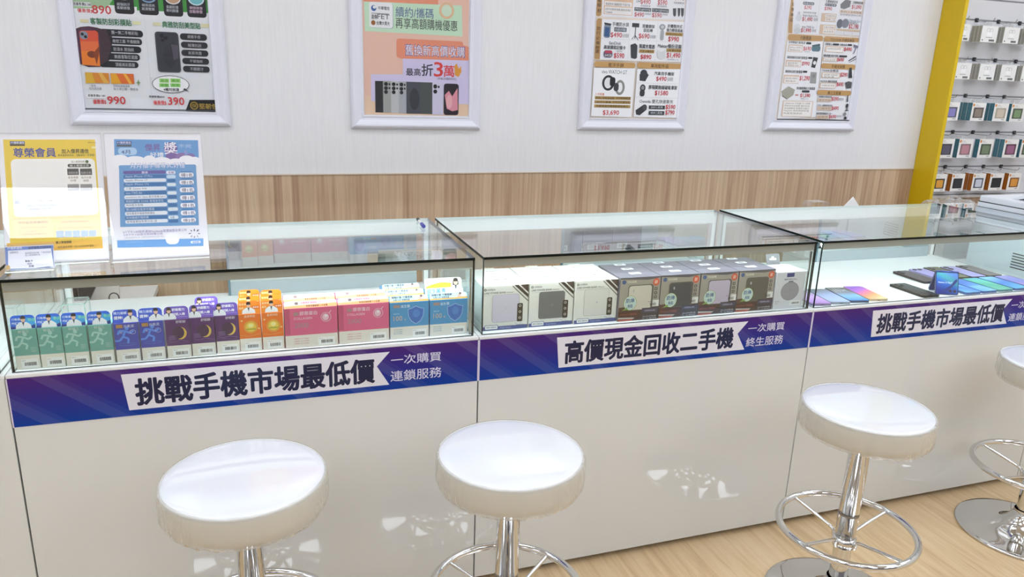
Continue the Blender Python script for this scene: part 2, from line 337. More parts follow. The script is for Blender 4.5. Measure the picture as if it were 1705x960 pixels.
# ---------------------------------------------------------------- things
def tag(o, label=None, cat=None, group=None, kind=None):
    if label: o['label'] = label
    if cat: o['category'] = cat
    if group: o['group'] = group
    if kind: o['kind'] = kind
    return o
def thing(name, label, cat, loc=(0, 0, 0), rz=0., group=None):
    o = bpy.data.objects.new(name, None); COL.objects.link(o); o.empty_display_size = .05
    o.location = loc; o.rotation_euler = (0, 0, rz)
    return tag(o, label, cat, group)
def dup(root, loc, label, rz=None, group=None):
    def cp(o, par):
        c = o.copy(); COL.objects.link(c)
        if par: c.parent = par
        for ch in list(o.children): cp(ch, c)
        return c
    r = cp(root, None); r.location = loc
    if rz is not None: r.rotation_euler[2] = rz
    r['label'] = label
    if group: r['group'] = group
    return r
def struct(o, label=None): o['kind'] = 'structure'; return o
LAMP = 7.1; STRIP = 32.0; EXPOSURE = 0.0
D_P1 = """
r 19 4215 5103 5780 3f9a3c
g -60 4141 5077 4451 5039 3924 -64 3694 3f9a3c
g -71 4042 2316 4005 2280 3619 -108 3716 f4f4f6
g -16 4119 1515 4261 1237 3892 -3 3822 a9c9a0
g 2304 3876 5039 3924 5022 3686 2273 3541 f2f3f5
q 61 3919 725 4069 f6f6f8
t 99 3935 716 4060 222428 1 原廠售價$1380
t 214 3688 738 3839 d84a4a 1 優惠價$
t 727 3679 1387 3984 d23b3f 1 890
q 1525 3722 2222 4839 17181c
q 2402 3729 3098 4897 14151b
q 3286 3725 3994 4956 14151b
q 4145 3730 4866 5013 14151b
e 1600 4232 2161 4587 f2f2f2
e 2461 4182 3056 4643 8fb0d0
e 2512 4234 3008 4622 22304e
e 3344 4173 3951 4699 ececec
e 3385 4214 3911 4679 caa27c
e 4202 4181 4819 4702 d8eef0
e 4254 4223 4768 4682 74c2c8
t 1615 4018 2079 4130 b9bcc4 1 超強抗汙
t 1602 3885 2067 3998 b9bcc4 1 柔韌修復
t 2505 4039 2968 4142 b9bcc4 1 極限透亮
t 2492 3894 2955 4008 b9bcc4 1 高清螢幕
t 3389 4016 3829 4131 b9bcc4 1 柔韌防撞
t 3377 3881 3818 3996 b9bcc4 1 專利膜層
t 4251 4035 4731 4140 d3b5c9 1 瞬間修復
t 4240 3888 4721 4014 d3b5c9 1 自動修復
r 2549 205 2559 3642 d8d9dd
r 268 3332 554 3444 e8dfb0
r 2111 3344 2399 3464 e8e8b4
t 617 3277 2066 3518 2e7a4c 1 客製防刮彩膜貼
r 2835 3340 3132 3465 e6e0b8
r 4628 3356 4942 3505 e6e0b8
t 3178 3285 4599 3522 2f7d50 1 典雅防刮美型貼
g -6 3043 253 3157 542 3197 825 3160 1058 3095 1332 2929 1290 2514 1193 2042 1019 1774 766 1686 376 1663 99 1767 -7 1893 4a2a38
e -19 1700 993 3173 57304a
q 900 2866 2448 3125 1e2026
q 868 2569 2385 2814 1e2026
q 837 2265 2327 2516 1e2026
q 806 1970 2249 2222 1e2026
q 776 1684 2171 1921 1e2026
g 913 3088 1155 3100 1202 2845 1271 2565 1190 2250 1060 1932 769 1713 43303a
g 196 2987 285 3022 765 3045 844 2977 793 1713 168 1744 d9553a
g 193 2620 819 2648 803 2131 184 2107 e2703e
g 182 2261 810 2287 793 1713 168 1744 e8802a
e 380 2017 718 2277 7a3a22
g 603 2201 851 2495 788 2130 677 1762 8a3e20
q 199 2703 482 3005 8790a0
e 233 2839 347 2951 15161c
e 337 2742 452 2860 15161c
t 1313 2939 2264 3079 c8c9ce 0 獨一無二手機彩貼
t 1330 2619 2294 2755 c8c9ce 0 緻密工藝 不傷鏡頭
t 1334 2312 2066 2453 c8c9ce 0 防潑水 防指紋
t 1334 2020 2163 2168 c8c9ce 0 無痕客製任選圖
t 1339 1723 2035 1871 c8c9ce 0 頂級高彩膜層
q 2870 1556 3740 3119 4a4a55
q 2911 1594 3704 3087 383842
e 3042 2881 3194 3039 17171d
e 3186 2809 3339 2956 17171d
e 3078 2740 3205 2856 17171d
g 3183 2541 3558 2769 3604 2079 3366 1695 3090 2060 30303a
g 3447 2659 3699 2616 3685 2136 3496 2022 54505c
q 3803 2845 4815 3095 26272d
q 3813 2535 4818 2776 26272d
q 3804 2224 4822 2466 26272d
q 3814 1905 4825 2149 26272d
q 3815 1596 4829 1836 26272d
t 4076 2909 4564 3037 c0c1c6 0 膚觸手感
t 4071 2578 4571 2707 c0c1c6 0 極薄抗刮
t 4063 2278 4569 2407 c0c1c6 0 高質亮霧
t 4090 1966 4588 2085 c0c1c6 0 不留指紋
t 4081 1651 4591 1782 c0c1c6 0 不顯髒汙
r 225 1056 1065 1458 d98a30
g 246 1444 474 1452 553 1054 203 1045 dcae3a
g 694 1459 816 1463 1045 1068 848 1062 e2b050
r 1122 1060 1958 1454 e07030
g 1142 1441 1329 1447 1489 1059 1117 1049 e8a828
g 1578 1455 1677 1458 1889 1070 1764 1066 f0b040
g 2019 1116 2078 1150 2117 1253 2138 1152 2186 1121 2132 1087 2092 984 2072 1086 7f9f6a
t 300 913 568 1009 6d6e78 0 一般色
t 312 799 752 895 6d6e78 0 啞光珠光膜
t 1182 920 1780 1016 6d6e78 0 特殊紋路專用款
t 1180 805 2071 902 6d6e78 0 黏土更立體・觸感佳
q 184 480 885 651 f6f6f8
t 234 523 857 630 2a2a30 1 原廠售價$1380
t 394 247 862 429 d84a4a 1 優惠價$
t 917 259 1566 561 cf3b40 1 990
e 2606 743 4003 1435 33353b
e 2627 765 3982 1413 f4f4f6
g 3740 891 3979 798 3823 948 33353b
r 2890 1146 3250 1308 a6d27c
r 3302 1157 3680 1321 a6d27c
r 2874 972 3235 1118 93cc70
r 3286 983 3665 1130 93cc70
t 2941 1178 3214 1276 5fae4e 1 晶透
t 3353 1190 3628 1288 5fae4e 1 霧面
t 2926 994 3198 1097 5fae4e 1 星鑽
t 3338 1005 3613 1108 5fae4e 1 皮革
t 3013 815 3599 935 333333 1 4種可挑選
t 2450 539 3025 627 2a2a30 1 原廠售價$890
t 2592 257 3072 432 d84a4a 1 優惠價$
t 3145 268 3755 577 cf3b40 1 390
g 3970 484 5046 506 5028 17 3777 36 17171b
e 3967 92 4285 415 a08436
e 4010 136 4243 371 17171b
t 4031 181 4222 326 a08436 1 保
t 4320 124 5022 348 a98c3c 1 堅韌包
r -21 41 5045 85 44464e
"""
D_P2 = """
r 2 -75 4755 7147 f2c8b4
q 25 -1 4814 839 f3d3b4
r 51 4776 3340 7095 ef9a78
g 29 4801 3285 4985 3192 4854 86 4738 ef9a78
g 75 4737 4418 4822 4470 3510 91 3535 cdeccc
q 299 3683 1337 4737 9aa8b0
q 287 3699 1313 4747 f7f8f8
e 375 4371 600 4617 3a66a8
e 447 4474 589 4597 f4f4f6
t 683 4441 1172 4587 4b4f58 1 中華電信
t 380 4046 618 4238 3a3a3e 1 遠傳
t 636 4068 1168 4260 6a6a6e 1 FET
r 383 4274 1146 4297 4a4a4e
e 364 3796 554 3999 a4632f
t 602 3818 1171 3976 4a4a4e 1 台灣大哥大
t 1435 4186 3126 4613 59659c 0 續約/攜碼
t 1430 3718 4225 4168 3a3f3e 0 再享高額購機優惠
e 3374 4217 4066 4925 eac59c
e 3487 4321 3965 4817 d6ead0
q 1463 2472 4511 3295 ef9878
g 3928 3279 4767 3078 4778 2479 1613 2450 1495 2998 ef9878
t 1836 2587 4609 3083 5a5fa4 1 舊換新高價收購
t 1861 2611 4583 3059 f2eef8 0 舊換新高價收購
g 1736 2455 4778 2479 4812 534 303 584 312 1734 1731 1778 dcd3f0
t 1887 1734 2542 2054 2f2f3d 1 最高
t 2593 1742 3111 2254 2f2f3d 1 折
t 3161 1733 3569 2356 e2413f 1 3
t 3608 1736 4104 2230 e2413f 1 萬
g 4101 2214 4209 2338 4316 2101 4405 2225 4447 1984 4301 1737 4125 1823 e9a23c
t 3316 1576 4205 1697 5f5f6c 0 (依機況/種類評定)
r 489 106 869 1464 26282c
r 838 100 1214 1474 a9aaa6
r 1196 93 1549 1472 c9cacb
r 1537 86 1886 1469 b6b9be
r 1886 70 2542 1466 4a4e58
e 2037 229 2478 1197 33373f
r 2529 67 3084 1464 4e5452
r 3084 50 3598 1467 d9d4ea
q 3618 35 4321 1436 1c1420
g 3662 929 3854 1117 4019 876 4262 1249 4289 264 4027 210 3765 317 e89aa8
e 3729 319 4022 934 f2b6bc
e 889 1259 1061 1425 17171b
e 887 1081 1058 1247 17171b
e 884 914 1056 1081 17171b
e 1085 1287 1171 1382 17171b
e 1083 1121 1169 1216 17171b
e 1233 1256 1405 1423 17171b
e 1231 1078 1404 1244 17171b
e 1229 911 1402 1078 17171b
e 1430 1284 1517 1379 17171b
e 1429 1117 1515 1213 17171b
e 1579 1254 1753 1420 17171b
e 1577 1074 1751 1230 17171b
e 1588 907 1750 1075 2a2a30
e 1777 1281 1852 1377 17171b
e 1776 1114 1851 1210 17171b
e 3126 1198 3305 1391 17171b
e 3127 979 3307 1161 17171b
e 3331 1226 3421 1335 17171b
"""
D_P3 = """
r -288 24 5028 8014 f1e4d6
q -9 4745 276 6673 c49a62
t 25 5649 210 5831 5d4426 1 充
t 44 5376 230 5558 5d4426 1 電
t 45 5162 238 5345 5d4426 1 線
t 62 4904 249 5100 5d4426 1 材
g 170 7278 4545 7607 4812 4820 326 4740 f3f3f7
r 385 4860 1913 5649 e6c2a0
r 414 5249 1853 5452 f6f2f0
r 437 4885 1880 5206 f6f2f0
t 473 5267 1767 5390 55504e 0 極速快充 編織耐用 不易打結
t 462 5045 1816 5144 55504e 0 全系列支援資料傳輸 最高終身保固
t 470 4907 846 4993 55504e 0 不易斷裂
t 2094 5467 2301 5578 44474c 1 1M
t 2318 5402 2854 5645 c94650 1 $490
t 3247 5418 3761 5668 c94650 1 $590
t 4167 5688 4703 5914 c94650 1 $890
t 2334 5302 2856 5389 8a8a90 0 長者優惠價
t 3217 5341 3762 5429 8a8a90 0 長者優惠價
r 2007 5094 2916 5262 4a5058
t 2066 5119 2871 5238 c6ccd4 1 PD/Lightning
r 2965 5097 3888 5273 4a5058
t 3010 5122 3843 5248 c6ccd4 1 C to Lightning
t 2028 4820 2549 5033 c94650 1 $490
t 2986 4834 3516 5061 c94650 1 $590
t 2590 4946 2920 5034 8a8a90 0 長者優惠
t 3557 4972 3846 5061 8a8a90 0 長者優惠
t 4127 5547 4710 5635 77777d 0 長者優惠399
g 4107 5325 4291 5336 4309 5018 4240 4937 4155 5009 3b3f47
g 4366 5353 4521 5349 4525 5029 4473 4937 4417 5024 3b3f47
g 4551 5363 4722 5360 4726 5040 4659 4934 4602 5034 3b3f47
q 52 2752 370 4656 c49a62
t 76 4110 263 4284 6b4c26 1 旅
t 76 3898 264 4072 6b4c26 1 行
t 77 3685 265 3847 6b4c26 1 必
t 78 3458 266 3621 6b4c26 1 備
t 78 3256 267 3407 6b4c26 1 精
t 76 3066 265 3230 6b4c26 1 選
g 319 4628 4823 4724 4856 2828 337 2754 f3f3f7
r 1825 2786 1840 4628 dcd8d8
r 3336 2809 3351 4675 dcd8d8
r 316 3751 4800 3764 dcd8d8
q 445 3788 809 4412 8390a0
g 446 4485 828 4443 805 4354 467 4387 2b2f36
g 504 4283 753 4264 742 3836 491 3862 35588c
t 881 4342 1762 4530 4a4c52 1 手機防水袋
r 994 4103 1656 4292 4a5058
t 1038 4128 1612 4267 c6ccd4 1 IPX8防水等級
t 824 3803 1426 4055 c94650 1 $490
t 1442 3839 1798 4028 9a9aa0 0 長者優惠
r 1936 4345 2323 4534 2e2e32
r 2114 3825 2159 4363 3a3a40
g 2139 3983 1991 3779 1959 3803 2110 3963 3a3a40
g 2154 3984 2338 3769 2309 3755 2142 3939 3a3a40
t 2492 4341 3170 4506 4a4c52 1 摺疊腳架
t 2584 4150 3082 4315 4a4c52 1 自拍棒
t 2338 3821 2926 4076 c94650 1 $690
t 2958 3868 3277 4035 9a9aa0 0 長者優惠
e 3431 4290 3767 4570 9b9fa4
e 3507 4354 3691 4507 c9ccd0
q 3514 3801 3713 4308 a9adb2
t 3886 4414 4705 4580 4a4c52 1 折疊製冷式
t 3844 4233 4740 4387 4a4c52 1 強力靜音風扇
r 3801 4051 4776 4206 b3935a
t 3862 4077 4713 4180 5a431f 1 長效4000mAh
t 3979 3752 4584 4011 c94650 1 $990
t 763 3497 1411 3636 4a4c52 0 SanDisk
t 500 3281 1664 3458 4a4c52 1 高速讀寫記憶卡
q 507 2885 977 3221 5a5468
r 574 3089 955 3204 b8425a
t 570 2936 938 3050 cfcfd6 1 64GB
t 1205 3138 1487 3240 9a9aa0 0 $790
t 1066 2856 1623 3112 c94650 1 $590
g 1923 3527 2171 3608 2300 3511 2321 2931 2220 2875 2004 2919 3c4048
t 2394 3391 3259 3584 4a4c52 1 萬國充電器
r 2414 3184 3250 3339 b3935a
t 2460 3210 3204 3313 5a431f 1 全球150國適用
t 2515 2859 3108 3105 c94650 1 $890
g 3413 3350 3639 3405 3862 3343 3897 2990 3673 2903 3449 2974 d5d7db
g 3428 3351 3639 3399 3846 3342 3637 3268 e9eaed
t 3426 3457 4751 3651 4a4c52 1 Maktar備份豆腐
r 3924 3284 4765 3440 b3935a
t 3970 3310 4718 3414 5a431f 1 USB 備份神器
t 3964 2982 4729 3244 c94650 1 $1,490
t 4030 2889 4655 2954 8a8a90 0 長者優惠$1,390
r 20 2765 4852 2791 e2d2bc
q 46 2436 2258 2693 c49a62
t 795 2464 1627 2644 6b4c26 1 藍牙手錶
q 2369 2454 4845 2729 c49a62
t 3118 2494 4124 2678 6b4c26 1 車用配件區
g 41 2386 2258 2435 2245 85 34 107 f3f3f7
g 2381 2413 4862 2482 4958 89 2367 101 f3f3f7
t 465 2138 1834 2319 4a4c52 0 vivo WATCH GT
e 516 1335 1186 2070 2f3136
e 635 1440 1051 1960 e6e6ea
e 1232 1140 1759 1861 8d8c88
e 1352 1259 1639 1744 ececf0
q 928 1550 1226 1980 1c1e22
q 1156 1320 1426 1712 3a3c42
t 170 1102 674 1220 d98a62 1 上市限量
r 175 908 2136 1066 b3935a
t 227 925 1227 1030 54401f 1 即時心率監測追蹤
t 1332 946 2090 1052 54401f 1 全天候健康監測
r 166 722 2137 868 b3935a
t 211 732 1061 837 54401f 1 1.85吋大螢幕
t 1136 751 2091 857 54401f 1 全系列支援快充
r 165 523 2139 669 b3935a
t 284 543 2016 649 54401f 1 內建高達百種運動錶面模式
t 649 149 1539 402 c94650 1 $3,690
r 2335 1750 4864 1763 dcd8d8
r 2333 1054 4900 1067 dcd8d8
e 2558 2064 2941 2392 33353b
g 2526 2155 2814 2362 3034 2138 2862 1836 2552 1860 3b3d44
t 3336 2145 4459 2317 4a4c52 1 汽車用手機架
t 3470 1849 4046 2087 c94650 1 $490
t 4094 1876 4425 2063 9a9aa0 0 長者優惠
e 2599 1336 2906 1687 2f3136
e 2659 1422 2844 1621 8a8c92
q 2605 1102 2882 1435 33353b
t 3074 1464 4703 1664 4a4c52 1 厚隔閡無線磁吸車架
t 3457 1153 4210 1408 c94650 1 $1580
t 2626 783 4536 972 4a4c52 0 Oweida 雙孔快速車充
g 2447 425 2886 716 3066 625 3064 470 2701 187 2496 224 33353b
e 2821 434 3070 717 4a4c52
r 3179 500 4090 676 33363c
t 3288 527 3979 649 c6ccd4 1 20W | 紅色
r 3189 214 4086 405 33363c
t 3299 241 3975 377 c6ccd4 1 45W | 紅色
t 4137 486 4694 731 c94650 1 $590
t 4148 212 4675 458 c94650 1 $790
"""
D_P4 = """
r -855 36 5080 9413 f1e4d6
g -451 8631 -185 8652 335 4431 74 4433 c49a62
t 71 5758 259 5924 6b4c26 1 耳
t 75 5523 263 5689 6b4c26 1 機
t 84 5254 273 5421 6b4c26 1 專
t 88 5017 277 5185 6b4c26 1 區
g -119 8657 4187 9003 4816 4516 372 4420 f3f3f7
r 1821 4491 1839 6818 dcd8d8
q 766 5874 1477 6020 4a5058
t 818 5894 1425 5994 c6ccd4 1 降噪耳機
t 886 5643 1337 5844 c94650 1 $290
q 2173 5888 2917 6023 4a5058
t 2226 5908 2864 6003 c6ccd4 1 藍牙耳罩
t 2188 6054 2976 6189 5a5c62 1 立體聲重低音
t 2172 5662 2650 5851 c94650 1 $390
g 3159 6032 3456 6283 3829 6237 3797 5932 3457 5802 3195 5842 77797c
t 3956 6099 4628 6236 5a5c62 1 主動降噪耳機
t 3927 5820 4564 6053 c94650 1 $1,090
r 3171 5594 4686 5759 ead6c4
r 3198 5470 4697 5593 e8e6ea
t 3234 5621 4612 5731 6d5a4a 0 藍牙5.3 全新降噪
t 3225 5483 4641 5579 77777d 0 長效續航達40小時
e 502 5330 674 5531 d3d6da
e 417 5047 797 5383 dfe2e6
t 842 5461 1678 5542 77777d 0 現貨優惠 限量
t 849 5301 1774 5409 5a5c62 0 Redmi Buds 6 Pro
t 845 5048 1490 5278 c94650 1 $1,490
t 1562 5102 1825 5265 9a9aa0 0 優惠價
r 2038 5119 2998 5528 dcc0a4
r 2270 5343 2946 5493 f5f0ee
r 2304 5152 2982 5302 f5f0ee
t 2323 5371 2910 5466 8b7a6a 0 長效續航降噪
t 2357 5179 2946 5275 8b7a6a 0 聲聲入耳
e 3091 4825 3487 5293 666a78
e 3412 4857 3884 5326 7d818e
t 3878 5180 4646 5318 5f7f96 0 Ultimate Ears
t 3902 5065 4524 5176 5a5c62 0 MINIROLL
t 3917 4828 4559 5065 c94650 1 $2,190
e 401 4650 764 4920 dcdfe3
e 399 4432 833 4731 cfd2d6
t 873 4737 1661 4846 5a5c62 0 vivo TWS 3e
t 851 4499 1481 4717 c94650 1 $1,990
t 1535 4550 1799 4701 9a9aa0 0 優惠價
r 2036 4496 3037 4964 dcc0a4
r 2249 4749 2981 4927 f5f0ee
r 2269 4527 3003 4720 f5f0ee
t 2285 4776 2929 4886 8b7a6a 0 主動式降噪
t 2305 4568 2949 4678 8b7a6a 0 高清音質
r 3134 4713 4685 4797 d8bf9e
r 3145 4492 3598 4658 e6e4e8
r 3654 4502 4147 4684 e6e4e8
r 4205 4514 4683 4696 e6e4e8
q 79 4086 2326 4388 c49a62
t 860 4142 1562 4334 6b4c26 1 行動電源
q 2394 4135 4744 4386 c49a62
t 2811 4165 4415 4319 6b4c26 1 TOUGHR 手機架專區
g 68 4035 2338 4122 2562 179 52 13 f3f3f7
g 2417 4084 4772 4173 4825 46 2560 91 f3f3f7
t 167 3925 1214 4049 5a5c62 1 自帶雙線行動電源
q 1272 3930 1608 4040 33363c
r 161 3508 1104 3880 dcc4b0
r 233 3536 1071 3825 f2efee
t 277 3688 1010 3770 8b7a6a 0 自帶Type-C線 輕巧
t 297 3562 961 3645 8b7a6a 0 雙向快充20W
t 1144 3580 1639 3815 c94650 1 $690
t 1221 3524 1575 3579 9a9aa0 0 優惠價
q 1671 3589 2241 3895 567a88
g 1677 3898 2163 3989 2217 3893 1690 3829 3f5f6c
t 183 3166 1484 3305 5a5c62 1 磁吸無線充支架行動電源
q 1523 3198 1808 3295 33363c
r 126 2753 1127 3101 dcc4b0
r 200 2782 1096 3019 f2efee
t 262 2905 911 2989 8b7a6a 0 磁吸充電 輕巧
t 280 2795 983 2879 8b7a6a 0 無線充15W
t 1183 2823 1663 3047 c94650 1 $990
g 1853 3303 2164 3272 2058 2745 1800 2778 26282c
e 1886 2913 2083 3110 ececf0
t 174 2446 1267 2586 5a5c62 1 磁吸無支架行動電源
q 1304 2483 1589 2582 33363c
r 113 1906 1101 2342 dcc4b0
r 187 1935 1088 2259 f2efee
t 229 2118 1023 2217 8b7a6a 0 磁吸充電 支架設計
t 251 1975 922 2074 8b7a6a 0 無線充電20W
t 1148 2058 1792 2313 c94650 1 $1,290
g 1805 2537 2206 2522 2252 1950 1852 1953 9c9d9c
e 1933 2231 2131 2416 8c8d8c
g 87 1493 504 1760 942 1586 880 1312 523 1089 155 1281 a8a79a
g 171 1296 521 1103 528 1060 162 1238 6f6e64
t 1037 1604 2243 1747 5a5c62 1 多功能超薄桌上行動電源
q 1403 1460 1908 1575 33363c
t 1333 1186 1982 1402 c94650 1 $1,590
t 987 1274 1183 1360 c94650 1 特價
t 1377 1098 1901 1171 9a9aa0 0 優惠$1,490
r 266 176 2247 1016 dcc4b0
r 338 206 2194 973 f4f1ef
t 399 829 2052 930 8b7a6a 0 20000mAh 大容量 可上飛機
t 384 699 2038 800 8b7a6a 0 同時充四台裝置 雙向快充
t 387 568 2024 669 8b7a6a 0 全協議兼容 智慧數位顯示
t 389 437 2029 539 8b7a6a 0 MagSafe 磁吸無線充電
t 392 303 1614 405 8b7a6a 0 內建支架設計
t 2506 3943 2938 4055 5a5c62 1 追蹤雲台
q 2996 3950 3414 4047 33363c
t 3490 3943 3948 4056 5a5c62 1 自動追焦
q 3986 3961 4280 4059 33363c
r 2536 3594 3752 3903 dcc4b0
r 2628 3624 3718 3848 f2efee
t 2693 3734 3564 3819 8b7a6a 0 360度自由旋轉
t 3792 3659 4307 3885 c94650 1 $490
g 4366 4056 4716 3985 4719 3871 4417 3887 7b7890
g 4531 3877 4608 3866 4500 3561 4420 3587 8b88a0
t 2487 3346 3467 3473 5a5c62 1 磁吸摺疊支架子母款
q 3527 3363 4060 3462 33363c
r 2450 3117 3395 3300 dcc4b0
r 2558 3146 3358 3273 f2efee
t 2614 3160 3304 3245 8b7a6a 0 鋁合金材質
t 3416 3115 3875 3328 c94650 1 $690
g 4177 3205 4631 3466 4677 3425 4222 3164 4e4f58
g 4231 3121 4693 3339 4721 3297 4255 3093 8c8d96
q 2423 2739 4721 3010 c49a62
t 3114 2782 4015 2953 6b4c26 1 手機支架類
t 2515 2578 3611 2707 5a5c62 1 TOUGHR 5合1懶人架
r 2540 2265 3749 2537 dcc4b0
r 2614 2294 3695 2494 f2efee
t 2663 2379 3598 2465 8b7a6a 0 追蹤旋轉 多角度調整
t 2680 2289 3375 2361 8b7a6a 0 全金屬
t 3782 2334 4265 2565 c94650 1 $290
g 4326 2821 4469 2855 4614 2308 4354 2286 33363c
t 2523 2017 3624 2146 5a5c62 1 MOZTECH 磁吸支架指環
r 2489 1726 3572 2000 dcc4b0
r 2581 1756 3536 1958 f2efee
t 2635 1813 3461 1914 8b7a6a 0 360度任意 輕薄
t 3618 1820 4082 2052 c94650 1 $690
g 4175 2047 4385 2126 4637 2089 4643 1767 4330 1730 55575c
q 2392 1359 4692 1621 c49a62
t 3091 1389 4000 1563 6b4c26 1 員工正能量
t 2557 1215 3423 1317 5a5c62 1 直播補光專用支架
r 2496 1010 3418 1170 dcc4b0
t 2569 1039 3362 1141 8b7a6a 0 穩定不晃
t 3426 1054 3891 1273 c94650 1 $290
t 3911 1091 4230 1238 9a9aa0 0 優惠價
g 4470 1395 4526 1396 4578 1028 4468 1011 55575c
t 2545 762 3543 864 5a5c62 1 多合一旋轉桌面支架
r 2555 555 3499 746 dcc4b0
t 2628 600 3443 702 8b7a6a 0 一體成型
t 3517 553 3985 774 c94650 1 $490
q 4465 715 4617 937 2c2e33
g 4418 579 4683 583 4654 538 4445 535 2c2e33
r 4537 567 4594 730 2c2e33
t 2529 320 3623 438 5a5c62 1 攝影燈直播套裝三合一
r 2581 96 3378 274 dcc4b0
t 2635 141 3321 244 8b7a6a 0 超廣角
t 3413 106 3900 313 c94650 1 $690
t 3914 186 4253 305 9a9aa0 0 優惠價
e 4364 266 4573 460 8d8f96
e 4442 72 4632 237 2c2e33
r -34 -1 4841 58 46484e
"""
D_S1 = """
r 114 300 2182 3194 f0d24a
r 38 297 2186 538 efbe52
r 259 3076 585 3150 35508c
t 281 3080 570 3141 e8ecf8 1 FT傑昇通信
r 255 3028 581 3071 3b3226
t 2015 3095 2205 3131 7d6a2a 0 期間 2025/4
t 318 2736 1263 2974 3a4ea0 1 尊榮會員
t 1395 2827 2016 2943 3c3a34 1 加入傑昇通信
t 1304 2746 2151 2809 4a463c 0 專享優惠與折扣，活動資訊一手掌握！
q 243 1197 2144 2688 fbfaf4
e 2086 2950 2204 3013 f7f0b8
q 321 1690 1430 2634 f7f7f2
t 1594 2576 1905 2634 55534c 0 加入會員條碼
e 1920 2564 1999 2645 4d6a3c
q 1510 2459 2047 2548 3a3a38
t 1557 2472 2000 2535 d8d8c8 1 線上客服立即
r 1492 2256 1755 2425 4c4a48
r 1786 2251 2060 2421 4c4a48
t 1514 2283 1730 2345 c8c6c2 0 個資防護
t 1808 2277 2035 2340 c8c6c2 0 點數兌換
t 1498 2158 1730 2220 8d7f6e 0 會員專屬
t 1800 2152 2035 2215 8d7f6e 0 每月好康
t 1547 2078 1679 2140 8d7f6e 0 好禮
t 1842 2071 1975 2134 8d7f6e 0 抽獎
r 1475 1846 1737 2015 9c9a98
r 1768 1839 2042 2009 9c9a98
t 1496 1873 1712 1935 e8e6e2 0 保固查詢
t 1790 1866 2016 1928 e8e6e2 0 維修進度
t 517 1568 1109 1629 8a8678 0 加入好友．享優惠．好康報
e 264 1513 389 1635 b8bcc8
q 463 1331 1213 1523 e3e6f0
t 503 1444 1178 1506 8b94b0 0 立即掃描加入傑昇通信官方帳號
t 497 1359 1058 1420 8b94b0 0 享專屬線上客服
r 124 1134 2222 1160 e8b448
q 202 627 1095 1127 f6da72
q 1133 578 2164 1088 f6da72
t 307 1006 977 1084 a88a3c 1 傑昇會員專屬禮遇
t 1266 992 1941 1063 a88a3c 1 限時獨享超值商品
t 285 884 991 936 a08a48 0 1. 會員專享商品優惠價
t 279 791 854 852 a08a48 0 2. 生日禮金點數兌換
t 275 719 943 772 7a6a38 0 3. 新機優先預購好康
t 1199 832 2028 903 a08a48 0 商品皆有專人服務與保固
r 1139 629 1314 805 7fa0c0
r 1330 629 1498 796 7fa0c0
r 1514 620 1683 797 7fa0c0
r 1699 620 1870 789 7fa0c0
r 1886 620 2058 785 7fa0c0
t 1119 467 1477 537 6b5a34 1 線上客服服務
t 1150 346 1997 408 8a743c 0 傑昇通信官網　加入好友就享優惠！
"""
